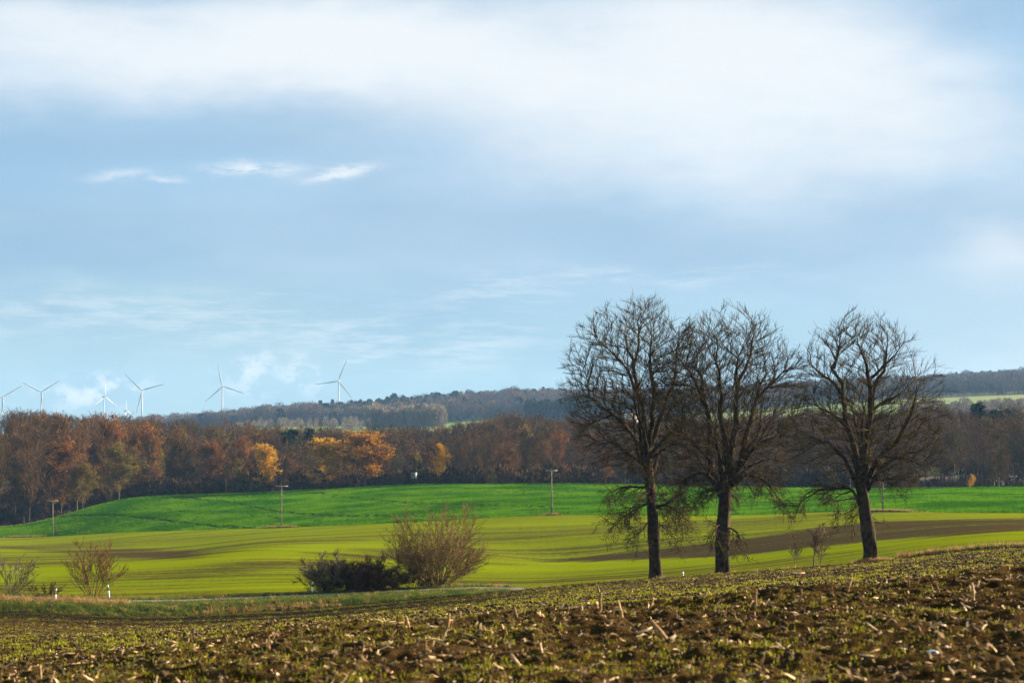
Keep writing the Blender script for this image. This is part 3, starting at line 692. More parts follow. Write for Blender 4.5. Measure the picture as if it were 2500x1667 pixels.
def crops():
    # broad leaved green crop on the hill
    pr = [blade_patch(16, 0.13, 0.34, 0.55, M['crop_leaf'], 'crop_clump', 40 + k, 1.2) for k in range(4)]
    X, Y = rand_in(90000, -300, 2800, lambda u: yb_of(u) + 0.6, lambda u: yg_of(u) + 18)
    us = X / Y
    # leave the tramlines open: look the track mask up on the field's own grid
    ii = np.clip(np.searchsorted(uw, us), 0, len(uw) - 1); tt = (Y - yb_of(us)) / (yg_of(us) + 46 - yb_of(us)); jj = np.clip((tt * 149).round().astype(int), 0, 149)
    tr = GTRK.reshape(150, len(uw))[jj, ii]; k = (tr < 0.3); X, Y = X[k], Y[k]; n = len(X); sc = RNG.uniform(0.7, 1.3, n)
    gn_scatter('green_crop', pr, np.stack([X, Y, zt(X, Y) - 0.02], 1), np.stack([np.zeros(n), np.zeros(n), RNG.uniform(0, 6.28, n)], 1), np.repeat(sc[:, None], 3, 1), RNG.integers(0, 4, n),
               label='dense low green crop leaves covering the domed hill', cat='crop', kind='stuff')
    # verge grass: dry and tall on the left bank, short and green along the road, rough on the right
    dg = [blade_patch(22, 0.022, 0.48, 0.30, M['dry_grass'], 'dry_tuft', 60 + k, 0.6) for k in range(3)]
    fg = [blade_patch(22, 0.035, 0.34, 0.38, M['fresh_grass'], 'grass_tuft', 70 + k, 0.9) for k in range(3)]
    P = []; I = []; C = []
    def put(n, x0, x1, d0, d1, dry, smin, smax):
        u = uof(RNG.uniform(x0, x1, n)); Y = ye_of(u) + RNG.uniform(d0, d1, n); X = u * Y
        P.append(np.stack([X, Y, zt(X, Y) - 0.02], 1)); C.append(RNG.uniform(smin, smax, n)); I.append(np.where(RNG.random(n) < dry, RNG.integers(0, 3, n), RNG.integers(3, 6, n)))
    put(7500, -500, 1250, 0.1, 5.9, 0.03, 0.5, 1.0)          # near bank
    put(900, -500, 1250, 4.7, 5.95, 0.10, 0.6, 0.95)
    put(420, -500, 330, 2.6, 5.4, 0.85, 0.9, 1.5)           # dry fringe above it on the left
    put(150, 500, 830, 0.2, 1.2, 0.9, 0.6, 1.1)              # reddish dry strip in the ditch
    put(3000, -500, 1250, 9.2, 15.5, 0.12, 0.5, 1.0)        # far verge
    put(3200, 1250, 2900, 0.0, 4.0, 0.35, 0.4, 0.9)
    put(1500, 2190, 2900, -0.4, 2.6, 0.55, 0.8, 1.5)         # rough grass on the crest at right
    put(140, 2085, 2165, -0.6, 1.2, 0.8, 0.6, 1.0)
    put(110, 1570, 1632, 0.5, 4.5, 0.6, 0.6, 1.1); put(110, 1732, 1798, 0.5, 4.5, 0.6, 0.6, 1.1)
    P = np.concatenate(P); C = np.concatenate(C); I = np.concatenate(I); n = len(P)
    gn_scatter('verge_grass', dg + fg, P, np.stack([RNG.normal(0, .12, n), RNG.normal(0, .12, n), RNG.uniform(0, 6.28, n)], 1), np.repeat(C[:, None], 3, 1), I,
               label='rough dry and green grass growing on the roadside bank', cat='grass', kind='stuff')
    # strip of dry grass left standing round the foot of the poles
    P = []
    for px, w, Yd in ((687, 52, 0), (2155, 90, 0), (1347, 26, 0), (60, 60, 0)):
        n = int(w * 5); u = uof(px + RNG.normal(0, w * 0.42, n)); Y = yb_of(u) + RNG.uniform(-0.7, 0.7, n); P.append(np.stack([u * Y, Y, zt(u * Y, Y) - 0.02], 1))
    u = uof(RNG.uniform(-200, 130, 260)); Y = yg_of(u) + RNG.uniform(2, 9, 260); P.append(np.stack([u * Y, Y, zt(u * Y, Y) + 0.1], 1))
    P = np.concatenate(P); n = len(P); C = RNG.uniform(0.7, 1.3, n)
    gn_scatter('field_margin_grass', dg + fg, P, np.stack([RNG.normal(0, .12, n), RNG.normal(0, .12, n), RNG.uniform(0, 6.28, n)], 1), np.repeat(C[:, None], 3, 1), RNG.choice(6, n, p=[.25, .25, .2, .1, .1, .1]),
               label='dry grass tufts at the foot of the poles between the two fields', cat='grass', kind='stuff')
crops()

# ------------------------------------------------------------------ woody plants: levels of branches grown together
def grow(st, d, L, r0, r1, n, wander, trop, rng, keep=None):
    N = len(st); P = np.empty((N, n + 1, 3)); P[:, 0] = st; d = norm(d); seg = (L / n)[:, None]
    trop = np.broadcast_to(np.asarray(trop, float), (N,)) if not callable(trop) else trop
    for k in range(n):
        tz = trop(k / n) if callable(trop) else trop
        d = d + rng.normal(0, wander, (N, 3)); d[:, 2] += tz; d = norm(d); P[:, k + 1] = P[:, k] + d * seg
    tt = np.linspace(0, 1, n + 1)[None]; R = r0[:, None] * (1 - tt) + r1[:, None] * tt
    return P, R


def kids(P, R, per, t0, t1, ang, angv, rng, out=None, outw=0.0):
    """starting points and directions of side branches; per: number of children for each parent"""
    par = np.repeat(np.arange(len(P)), per); n = len(par); Sg = P.shape[1] - 1
    t = t0 + (t1 - t0) * rng.random(n); a = t * Sg; i = np.minimum(a.astype(int), Sg - 1); f = (a - i)[:, None]
    st = P[par, i] * (1 - f) + P[par, i + 1] * f; T = norm(P[par, i + 1] - P[par, i]); r = R[par, i] * (1 - f[:, 0]) + R[par, i + 1] * f[:, 0]
    ref = np.where(np.abs(T[:, 2:3]) > 0.9, np.array([1.0, 0, 0]), np.array([0, 0, 1.0])); A = norm(np.cross(T, ref)); B = np.cross(T, A)
    ph = rng.uniform(0, 2 * pi, n)[:, None]; th = np.clip(rng.normal(ang, angv, n), 0.15, 1.6)[:, None]
    d = np.cos(th) * T + np.sin(th) * (np.cos(ph) * A + np.sin(ph) * B)
    if out is not None: d = norm(d + outw * norm(st - out))
    return st, d, t, r, par


def resample(pts, n):
    pts = np.asarray(pts, float); s = np.concatenate([[0], np.cumsum(np.linalg.norm(np.diff(pts, axis=0), axis=1))]); q = np.linspace(0, s[-1], n)
    return np.stack([pchip(s, pts[:, k], q) for k in range(3)], 1), s[-1]


def inside(P, ells):
    ok = np.zeros(len(P), bool)
    for c, r in ells: ok |= (((P - c) / r) ** 2).sum(1) < 1
    return ok


def ribbons(P, R, rng):
    """finest twigs: narrow bent blades, each facing its own way"""
    N, Sg, _ = P.shape; T = norm(P[:, -1] - P[:, 0]); A = norm(np.cross(T, rng.normal(size=(N, 3))))[:, None]
    V = np.stack([P - A * R[:, :, None], P + A * R[:, :, None]], 2).reshape(-1, 3)
    i = (np.arange(N) * Sg * 2)[:, None] + (np.arange(Sg - 1) * 2)[None]; i = i.ravel()
    return V, np.stack([i, i + 1, i + 3, i + 2], 1)


def colonize(seeds, sdir, att, rng, D=0.32, infl=2.4, kill=0.37, iters=130, up=0.10, hub=None):
    """branches grow step by step towards free points of the crown"""
    N = seeds.copy(); DR = sdir.copy(); par = -np.ones(len(N), int); kidn = np.zeros(len(N), int); alive = np.ones(len(att), bool); best = np.full(len(att), 1e9); bi = np.zeros(len(att), int)
    new = np.arange(len(N))
    for it in range(iters):
        a = np.nonzero(alive)[0]
        if len(a) == 0: break
        for k in range(0, len(new), 400):
            blk = new[k:k + 400]; d2 = ((att[a][:, None] - N[blk][None]) ** 2).sum(-1); j = d2.argmin(1); m = d2[np.arange(len(a)), j]; up_ = m < best[a]
            best[a[up_]] = m[up_]; bi[a[up_]] = blk[j[up_]]
        alive &= best > kill ** 2; a = np.nonzero(alive & (best < infl ** 2))[0]
        if len(a) == 0: infl *= 1.5; new = new[:0]; continue
        acc = np.zeros((len(N), 3)); np.add.at(acc, bi[a], norm(att[a] - N[bi[a]])); g = np.unique(bi[a]); full = kidn[g] >= 3
        if full.any(): alive[a[np.isin(bi[a], g[full])]] = False; g = g[~full]
        if len(g) == 0: new = new[:0]; continue
        d = norm(norm(acc[g]) + 1.2 * DR[g] + 0.40 * norm(N[g] - hub) + rng.normal(0, 0.10, (len(g), 3)) + [0, 0, up]); kidn[g] += 1
        o_ = norm(N[g] - hub); dt = (d * o_).sum(1, keepdims=True); d = norm(d + np.clip(0.55 - dt, 0, 2) * 0.9 * o_)
        new = np.arange(len(N), len(N) + len(g)); N = np.concatenate([N, N[g] + d * D]); DR = np.concatenate([DR, d]); par = np.concatenate([par, g]); kidn = np.concatenate([kidn, np.zeros(len(g), int)])
    return N, par, DR


def big_tree(base, trunk, limbs, ells_px, Yb_, seed, name, label, tr, extra=6, dens=1.0, skirt=8):
    rng = np.random.default_rng(seed); zb = zn(np.array([base[0]]), np.array([base[1]]))[0] - 0.15
    org = np.array([base[0], base[1], zb]); px2m = Yb_ / F
    root = empty(name, tuple(org), label, 'tree', 'bare roadside trees')
    loc = lambda x, y, dy=0.0: at(x, y, Yb_ + dy) - org
    # trunk with flare, fluting and burrs
    tp, tl = resample([loc(*p) for p in trunk], 26); tp[0, 2] = 0.0
    tt = np.linspace(0, 1, 26); rr = tr * (1.0 - 0.22 * tt) + tr * 0.35 * np.exp(-tt * 14) + tr * 0.10 * np.exp(-((tt - 0.36) / 0.06) ** 2)
    v, f, c = tubes(tp[None], rr[None], 22, True)
    k = np.arange(len(v)); an = (k % 22) * 2 * pi / 22; hh = v[:, 2]
    cen = np.repeat(tp, 22, 0); dlt = v - cen; m = 1 + 0.07 * np.sin(an * 5 + hh * 0.5) + 0.06 * np.sin(an * 9 - hh * 0.9) + 0.16 * (vn(an * 3, hh * 1.6, seed) - 0.5) + 0.22 * np.clip(vn(an * 1.3, hh * 0.8, seed + 3) - 0.62, 0, 1) * 2
    ob('trunk', mk('trunk', cen + dlt * m[:, None], [f] + c, M['bark'], True), root)
    ells = [(loc(x, y), np.array([rx * px2m, rx * px2m * 0.95, ry * px2m])) for x, y, rx, ry in ells_px]; cc = ells[0][0]
    # limbs
    LP = []; LR = []; LL = []
    for n_, (pts, w) in enumerate(limbs):
        sgn = 1 if n_ % 2 == 0 else -1; k = rng.uniform(0.15, 0.55) * sgn
        q = [loc(p[0], p[1], k * i * abs(pts[-1][1] - pts[0][1] + 60) * px2m / len(pts) * (0.9 if i else 0)) for i, p in enumerate(pts)]
        P, l = resample(q, 15); P[1:] += rng.normal(0, 0.012 * l, (14, 3)) * np.linspace(0.3, 1, 14)[:, None]
        LP.append(P); LL.append(l); LR.append(tr * w * (1 - 0.86 * np.linspace(0, 1, 15) ** 0.85))
    top = tp[-1]
    for e in range(extra):                                   # limbs that lean towards and away from the viewer
        a = (pi / 2 if e % 2 == 0 else -pi / 2) + rng.normal(0, 0.5); s_ = tp[rng.integers(19, 26)]; el_ = rng.uniform(0.5, 1.2)
        d = np.array([cos(a) * cos(el_), sin(a) * cos(el_), sin(el_)]); l = ells[0][1][2] * rng.uniform(0.9, 1.45)
        P, R = grow(s_[None], d[None], np.array([l]), np.array([tr * 0.42]), np.array([0.02]), 14, 0.10, 0.06, rng); LP.append(P[0]); LL.append(l); LR.append(tr * 0.46 * (1 - 0.88 * np.linspace(0, 1, 15) ** 0.85))
    for e in range(skirt):                                   # low drooping limbs all round
        a = rng.uniform(0, 2 * pi); s_ = tp[rng.integers(13, 24)]; d = np.array([cos(a), sin(a), rng.uniform(0.0, 0.35)]); l = rng.uniform(2.4, 4.6)
        P, R = grow(s_[None], d[None], np.array([l]), np.array([tr * 0.2]), np.array([0.02]), 14, 0.10, -0.045, rng); LP.append(P[0]); LL.append(l); LR.append(tr * 0.17 * (1 - 0.85 * np.linspace(0, 1, 15)))
    LP = np.array(LP); LR = np.maximum(np.array(LR), 0.022); LL = np.array(LL)
    LP = np.concatenate([LP[:, :12], LP[:, 11:12] * 0.6 + LP[:, 12:13] * 0.4], 1); LR = np.concatenate([LR[:, :12], np.full((len(LR), 1), 0.015)], 1)
    LR[:, 9:12] *= np.array([0.85, 0.7, 0.5])
    v0, f0 = tubes(LP, LR, 8)
    parts = [(v0, f0)]
    LOW = np.array([tp_[0][1] > 1140 and tp_[-1][1] > 1140 for tp_, w in limbs] + [False] * extra + [True] * skirt)
    # drooping skirt: side branches of the low limbs
    per = np.maximum((LL[LOW] * 3.4).round().astype(int), 10)
    st, d, t, r, par = kids(LP[LOW], LR[LOW], per, 0.16, 1.0, 0.8, 0.25, rng); d[:, 2] -= 0.25
    L1 = rng.uniform(0.7, 1.3, len(st)) * 1.9
    P1, R1 = grow(st, d, L1, np.clip(r * 0.5, 0.02, 0.045), np.full(len(st), 0.013), 9, 0.15, -0.045, rng); parts.append(tubes(P1, R1, 4))
    st, d, t, r, par = kids(P1, R1, np.full(len(P1), 7), 0.15, 1.0, 0.7, 0.25, rng); L2 = rng.uniform(0.4, 1.1, len(st)); d[:, 2] -= 0.2
    P2, R2 = grow(st, d, L2, np.full(len(st), 0.014), np.full(len(st), 0.010), 5, 0.17, -0.02, rng); parts.append(tubes(P2, R2, 3))
    st, d, t, r, par = kids(P2, R2, np.full(len(P2), 5), 0.2, 1.0, 0.7, 0.25, rng)
    P3, R3 = grow(st, d, rng.uniform(0.2, 0.5, len(st)), np.full(len(st), 0.013), np.full(len(st), 0.008), 2, 0.12, 0.08, rng); parts.append(ribbons(P3, R3, rng))
    # upper crown: grown into the space of the crown, thinner towards its middle
    att = []
    for q_, (c_, r_) in enumerate(ells):
        if q_ and c_[2] < top[2] + 0.5: continue
        m_ = int(dens * (17.0 if q_ == 0 else 10.0) * 4.19 * r_.prod()); x_ = norm(rng.normal(size=(m_, 3))) * rng.random((m_, 1)) ** (1 / 3)
        x_ = x_[rng.random(m_) < 0.38 + 0.62 * (x_ ** 2).sum(1)]; att.append(x_ * r_ + c_)
    att = np.concatenate(att); att = att[att[:, 2] > top[2] - 1.2]; lob = vn(att[:, 0] / 1.5 + 9, att[:, 2] / 1.5 + att[:, 1] / 2.3, seed); ed = np.min([(((att - c_) / r_) ** 2).sum(1) for c_, r_ in ells], 0); att = att[(ed < 0.72) | (lob > 0.40)]
    LS = LP[~LOW]; sd0 = LS[:, 3:12].reshape(-1, 3); sdd = norm(np.gradient(LS, axis=1))[:, 3:12].reshape(-1, 3)
    N0, par0, D0 = colonize(sd0, sdd, att, rng, hub=top + np.array([0, 0, 1.0]))
    n0 = len(sd0)
    for it in range(3):                                      # straighten the small zigzags
        sm = np.zeros_like(N0); ct = np.zeros(len(N0)); c_ = np.arange(n0, len(N0)); np.add.at(sm, par0[c_], N0[c_]); np.add.at(ct, par0[c_], 1)
        has = (ct > 0) & (np.arange(len(N0)) >= n0); M0 = N0.copy(); M0[has] = 0.4 * N0[has] + 0.3 * N0[par0[has]] + 0.3 * sm[has] / ct[has][:, None]; N0 = M0
    D0[n0:] = norm(N0[n0:] - N0[par0[n0:]])
    rad = np.full(len(N0), 0.0); acc = np.zeros(len(N0))
    for i_ in range(len(N0) - 1, n0 - 1, -1):
        rad[i_] = max(acc[i_] ** (1 / 2.6), 0.0100); acc[par0[i_]] += rad[i_] ** 2.6
    rad = np.minimum(rad, 0.13); ch = np.arange(n0, len(N0)); pp = par0[ch]; rp = np.where(pp < n0, rad[ch] * 1.1, np.minimum(rad[pp], rad[ch] * 1.5))
    parts.append(tubes(np.stack([N0[pp] - 0.15 * (N0[ch] - N0[pp]), N0[ch]], 1), np.stack([rp, rad[ch]], 1), 3))
    thin = ch[rad[ch] < 0.034]; sel = np.repeat(thin, rng.integers(0, 4, len(thin)))
    dd = norm(0.75 * D0[sel] + 0.45 * norm(N0[sel] - top) + rng.normal(0, 0.36, (len(sel), 3)) + [0, 0, 0.10])
    P3, R3 = grow(N0[sel] - 0.3 * rng.random((len(sel), 1)) * D0[sel], dd, rng.uniform(0.25, 0.75, len(sel)), np.full(len(sel), 0.0110), np.full(len(sel), 0.0055), 2, 0.10, 0.06, rng); parts.append(ribbons(P3, R3, rng))
    lim = ob('limbs', mk('limbs', parts[0][0], parts[0][1], M['bark'], True), root)
    mbv = []; mbf = []; nn = 0
    for v, f in parts[1:]: mbv.append(v); mbf.append(f + nn); nn += len(v)
    ob('crown', mk('crown', np.concatenate(mbv), np.concatenate(mbf), M['twig']), root)
    print(label, 'faces', sum(len(f) for v, f in parts), len(N0))
    return root


T1 = at(1601, 1413, 165)[:2]; T2 = at(1765, 1403, 160)[:2]; T3 = at(2125, 1371, 150)[:2]
big_tree(T1, [(1601, 1416), (1600, 1370), (1597, 1320), (1592, 1240), (1584, 1160), (1580, 1108)],
         [([(1580, 1120), (1577, 1050), (1560, 960), (1545, 890), (1530, 830), (1500, 750)], 0.66), ([(1582, 1115), (1592, 1030), (1595, 950), (1586, 870), (1588, 790), (1600, 735)], 0.60),
          ([(1585, 1100), (1620, 1000), (1642, 920), (1652, 850), (1645, 770)], 0.55), ([(1577, 1120), (1530, 1045), (1490, 1005), (1440, 970), (1400, 930), (1375, 905)], 0.48),
          ([(1562, 970), (1520, 890), (1465, 835), (1420, 800)], 0.34), ([(1580, 1140), (1530, 1105), (1480, 1075), (1445, 1070)], 0.36), ([(1586, 1190), (1540, 1188), (1490, 1200), (1465, 1230)], 0.28),
          ([(1589, 1225), (1545, 1245), (1505, 1275), (1470, 1300)], 0.24), ([(1600, 1240), (1640, 1222), (1668, 1190), (1690, 1170)], 0.27), ([(1588, 1120), (1640, 1085), (1690, 1070)], 0.36),
          ([(1545, 900), (1560, 830), (1555, 760), (1545, 725)], 0.28), ([(1500, 1010), (1450, 1030), (1415, 1045)], 0.22), ([(1440, 970), (1432, 920), (1425, 880)], 0.18), ([(1592, 1260), (1570, 1290), (1540, 1320)], 0.16), ([(1596, 1270), (1625, 1290), (1650, 1310)], 0.14)],
         [(1555, 940, 180, 208), (1580, 1090, 165, 150), (1440, 960, 80, 90), (1560, 1210, 115, 110)], 165, 5, 'bare_tree',
         'leftmost and tallest of the three big bare roadside trees', 0.47, 7, 0.95, 7)
big_tree(T2, [(1765, 1406), (1764, 1360), (1765, 1310), (1768, 1250), (1771, 1205), (1772, 1180)],
         [([(1765, 1205), (1742, 1165), (1735, 1090), (1725, 1010), (1712, 920), (1698, 850), (1675, 775)], 0.66), ([(1775, 1190), (1786, 1110), (1796, 1030), (1800, 940), (1792, 850), (1782, 765)], 0.66),
          ([(1780, 1190), (1812, 1110), (1832, 1030), (1852, 950), (1880, 880), (1902, 805)], 0.58), ([(1772, 1185), (1770, 1100), (1760, 1000), (1757, 900), (1745, 820), (1730, 760)], 0.55),
          ([(1752, 1180), (1712, 1155), (1672, 1170), (1645, 1215)], 0.32), ([(1787, 1185), (1830, 1160), (1872, 1178), (1905, 1225), (1935, 1262)], 0.32), ([(1740, 1130), (1692, 1080), (1655, 1040)], 0.34),
          ([(1802, 1130), (1862, 1080), (1915, 1058), (1955, 1045)], 0.36), ([(1850, 970), (1900, 920), (1945, 885)], 0.30), ([(1722, 990), (1690, 920), (1650, 860), (1640, 800)], 0.30),
          ([(1800, 940), (1830, 870), (1840, 800), (1845, 755)], 0.30), ([(1758, 1195), (1720, 1200), (1690, 1230)], 0.20), ([(1790, 1175), (1845, 1130), (1890, 1120), (1925, 1130)], 0.28)],
         [(1778, 938, 198, 178), (1790, 1080, 175, 140), (1880, 1170, 90, 95), (1690, 1190, 80, 75)], 160, 17, 'bare_tree',
         'middle one of the three big bare roadside trees with dense crown', 0.56, 8, 1.05, 4)
big_tree(T3, [(2127, 1374), (2124, 1335), (2118, 1285), (2110, 1230), (2103, 1185), (2101, 1160)],
         [([(2101, 1180), (2090, 1110), (2076, 1050), (2054, 960), (2032, 890), (2018, 830), (1985, 765)], 0.62), ([(2103, 1165), (2116, 1080), (2122, 1000), (2120, 930), (2108, 870), (2092, 800), (2098, 745)], 0.66),
          ([(2118, 1050), (2132, 960), (2160, 890), (2166, 830), (2172, 765)], 0.46), ([(2108, 1190), (2150, 1115), (2200, 1062), (2226, 1010), (2240, 955), (2268, 910), (2282, 875)], 0.48),
          ([(2112, 1205), (2160, 1135), (2228, 1103), (2288, 1085), (2325, 1095)], 0.36), ([(2097, 1195), (2060, 1120), (2012, 1078), (1970, 1062), (1928, 1045)], 0.42), ([(2105, 1250), (2076, 1192), (2010, 1196), (1950, 1228), (1905, 1270)], 0.27),
          ([(2106, 1190), (2142, 1172), (2190, 1168), (2232, 1162)], 0.22), ([(2054, 960), (2030, 930), (1990, 900), (1955, 850)], 0.30), ([(2120, 930), (2150, 900), (2190, 860), (2215, 810)], 0.28),
          ([(2122, 1010), (2150, 985), (2200, 960), (2235, 920)], 0.26), ([(2076, 1050), (2030, 1010), (1980, 985), (1940, 960)], 0.27), ([(2036, 900), (2050, 840), (2052, 780)], 0.24), ([(2150, 1115), (2210, 1120), (2260, 1140), (2300, 1160)], 0.22)],
         [(2100, 926, 148, 172), (2110, 1050, 205, 130), (2255, 960, 60, 90), (2000, 1180, 110, 100), (2250, 1110, 85, 75)], 150, 29, 'bare_tree',
         'rightmost of the three big bare roadside trees with open spreading limbs', 0.50, 6, 0.92, 3)


def shrub(name, px, py, Y, w_px, h_px, stems, spread, mat, label, seed, n1=9, n2=7, r0=0.05, leaf=0, leafmat=None, cat='bush', twig=0.35, lean=0.0, wander=0.07, start=0.0, foot=0.12, t1=0.3):
    rng = np.random.default_rng(seed); p = at(px, py, Y); z = zn(np.array([p[0]]), np.array([p[1]]))[0] if Y < float(ye_of(np.array([p[0] / p[1]]))[0]) else zt(np.array([p[0]]), np.array([p[1]]))[0]
    org = np.array([p[0], Y, z - 0.05]); root = empty(name, tuple(org), label, cat); s = Y / F; H = h_px * s; W = w_px * s / 2
    N = stems; a = rng.uniform(0, 2 * pi, N); q = np.sqrt(rng.random(N)) if N > 3 else np.linspace(0.1, 0.5, N) * spread; th = q * 1.22 * min(spread, 1.15)
    d = np.stack([np.cos(a) * np.sin(th) + lean, np.sin(a) * np.sin(th), np.cos(th)], 1); d = norm(d); st = np.stack([np.cos(a) * q, np.sin(a) * q, np.zeros(N)], 1) * W * foot
    e = np.array([W, W, 0.55 * H]); o_ = np.array([0, 0, -0.45 * H]) / e; dd = d / e; A_ = (dd ** 2).sum(1); B_ = (dd * o_).sum(1); C_ = (o_ ** 2).sum() - 1
    L = (-B_ + np.sqrt(np.maximum(B_ ** 2 - A_ * C_, 0.01))) / A_ * rng.uniform(0.74, 0.93, N)
    P0, R0 = grow(st, d, L, r0 * rng.uniform(0.6, 1.15, N), np.full(N, 0.012), 9, wander, 0.022, rng)
    v, f = tubes(P0, R0, 6); ob('stems', mk('stems', v, f, mat, True), root)
    st, d, t, r, par = kids(P0, R0, np.full(N, n1), t1, 1.0, 0.55, 0.2, rng); L1 = rng.uniform(0.5, 1.1, len(st)) * H * 0.30 * (1.25 - 0.7 * t)
    P1, R1 = grow(st, d, L1, np.clip(r * 0.6, 0.012, 0.03), np.full(len(st), 0.011), 6, wander * 1.4, 0.03, rng)
    st, d, t, r, par = kids(P1, R1, np.full(len(P1), n2), 0.2, 1.0, 0.6, 0.25, rng); L2 = rng.uniform(0.4, 1.1, len(st)) * twig * H / 6
    P2, R2 = grow(st, d, L2, np.full(len(st), 0.0115), np.full(len(st), 0.0060), 2, 0.10, 0.04, rng)
    va, fa = tubes(P1, R1, 4); vb, fb = ribbons(P2, R2, rng); ob('twigs', mk('twigs', np.concatenate([va, vb]), np.concatenate([fa, fb + len(va)]), mat), root)
    if leaf:
        tip = P2[rng.integers(0, len(P2), leaf), rng.integers(1, 3, leaf)]; sel = rng.random(leaf) < np.clip((tip[:, 2] / H - start) * 2.5, 0.05, 1); tip = tip[sel]
        ob('leaves', leaf_mesh(tip, 0.055, leafmat, rng), root)
    return root


def leaf_mesh(c, size, mat, rng, name='leaves'):
    n = len(c); a = norm(rng.normal(size=(n, 3))); b = norm(np.cross(a, rng.normal(size=(n, 3)))); s = (size * rng.uniform(0.6, 1.4, n))[:, None]
    v = np.stack([c - a * s, c - b * s * 0.55, c + a * s, c + b * s * 0.55 + np.cross(a, b) * s * 0.3], 1).reshape(-1, 3); i = np.arange(n) * 4
    return mk(name, v, np.stack([i, i + 1, i + 2, i + 3], 1), mat)


def yroad(px): return float(ye_of(np.array([uof(px)]))[0])
shrub('bush', 1068, 1446, yroad(1068) + 12.5, 250, 248, 52, 0.92, M['tan_twig'], 'largest roadside bush, bare and fan-shaped with tan twigs', 3, 20, 13, 0.050, 700, M['leaf_brown'], wander=0.05)
shrub('bush', 790, 1458, yroad(790) + 12, 110, 140, 9, 0.62, M['pale_twig'], 'small pale grey-brown bush on thin trunks beside the dark bramble thicket', 4, 15, 26, 0.055, wander=0.13, twig=0.55)
shrub('bush', 228, 1481, yroad(228) + 12.5, 150, 160, 15, 0.62, M['red_twig'], 'bare bush with red-brown leaves at its top between two white posts', 6, 12, 18, 0.045, 1500, M['leaf_rust'], start=0.42, wander=0.07)
shrub('bush', 26, 1476, yroad(26) + 11.5, 140, 122, 13, 0.75, M['pale_twig'], 'pale bare bush cut off by the left edge of the picture', 8, 9, 16, 0.035, lean=0.35, wander=0.05)
shrub('bush', 112, 1476, yroad(112) + 11, 90, 36, 24, 1.1, M['dark_twig'], 'low dark scrub behind the leftmost white post', 9, 9, 16, 0.016, wander=0.12, foot=0.5)
shrub('bramble_thicket', 880, 1456, yroad(880) + 12.5, 205, 84, 75, 1.0, M['dark_twig'], 'low dense dark bramble thicket left of the largest bush', 10, 14, 26, 0.022, 0, M['leaf_thicket'], 'thicket', 1.1, wander=0.17, foot=0.72, t1=0.1)
shrub('bush', 1000, 1452, yroad(1000) + 11.6, 90, 50, 30, 1.0, M['dark_twig'], 'thin brown scrub between the dark thicket and the largest bush', 12, 10, 18, 0.016, 260, M['leaf_olive'], wander=0.14, foot=0.6)
shrub('sapling', 1985, 1385, yroad(1985) + 0.6, 130, 120, 2, 0.5, M['pale_twig'], 'middle one of three thin saplings left of the rightmost big tree', 13, 16, 20, 0.065, 330, M['leaf_brown'], 'sapling', 0.5, -0.10, 0.09, 0.25)
shrub('sapling', 2004, 1382, yroad(2004) + 0.6, 110, 116, 3, 0.8, M['pale_twig'], 'twin-stemmed pale sapling nearest the rightmost big tree', 14, 14, 18, 0.040, 90, M['leaf_brown'], 'sapling', 0.5, 0.05, 0.08, 0.3)
shrub('sapling', 1943, 1391, yroad(1943) + 0.6, 100, 100, 2, 0.6, M['pale_twig'], 'leaning sapling with dark brown leaves, left of the other two', 15, 14, 18, 0.035, 420, M['leaf_brown'], 'sapling', 0.5, -0.16, 0.08, 0.45)

# ------------------------------------------------------------------ roadside posts
def delineator(px, py, d, h, tilt, rz, label, top=None):
    Y = yroad(px) + d; p = at(px, py, Y); z = float(zt(np.array([p[0]]), np.array([p[1]]))[0]) - 0.05
    if top: z = at(px, top, Y)[2] - h
    r = empty('roadside_post', (p[0], Y, z), label, 'post', 'white roadside posts'); r.rotation_euler = (0, tilt, rz); w = 0.066
    def prism(z0, z1, cut=0.0, g=0.0):
        a = np.array([[-w, -0.05], [w, -0.05], [w * 0.9, 0.03], [0, 0.07], [-w * 0.9, 0.03]]) * (1 + g); n = 5
        lo = np.c_[a, np.full(n, z0)]; hi = np.c_[a, z1 + cut * a[:, 0]]
        b = MB(); b.add(np.concatenate([lo, hi]), [[i, (i + 1) % n, n + (i + 1) % n, n + i] for i in range(n)], [list(range(n))[::-1]], [list(range(n, 2 * n))]); return b
    ob('shaft', prism(0, h - 0.42).mesh('shaft', M['post_white']), r); ob('head', prism(h - 0.17, h, 0.6).mesh('head', M['post_white']), r)
    bd = ob('black_band', prism(h - 0.42, h - 0.17, 0, 0.02).mesh('black_band', M['post_black']), r)
    ob('reflector', MB().box((0, -0.054, h - 0.295), (0.02, 0.004, 0.08)).mesh('reflector', M['reflector']), bd)
delineator(135, 1478, 4.3, 1.12, 0.03, 0.2, 'upright white post with black band at the dry grass, leftmost of the posts')
delineator(267, 1481, 10.8, 1.15, -0.14, -0.3, 'leaning white post with black band right of the red-brown bush')
delineator(761, 1460, 10.6, 1.05, -0.10, 2.6, 'white post beside the small pale bush and dark thicket')
delineator(1667, 1420, 2.2, 1.05, 0.0, 0.3, 'small white-topped post between the left and middle big trees', 1396)

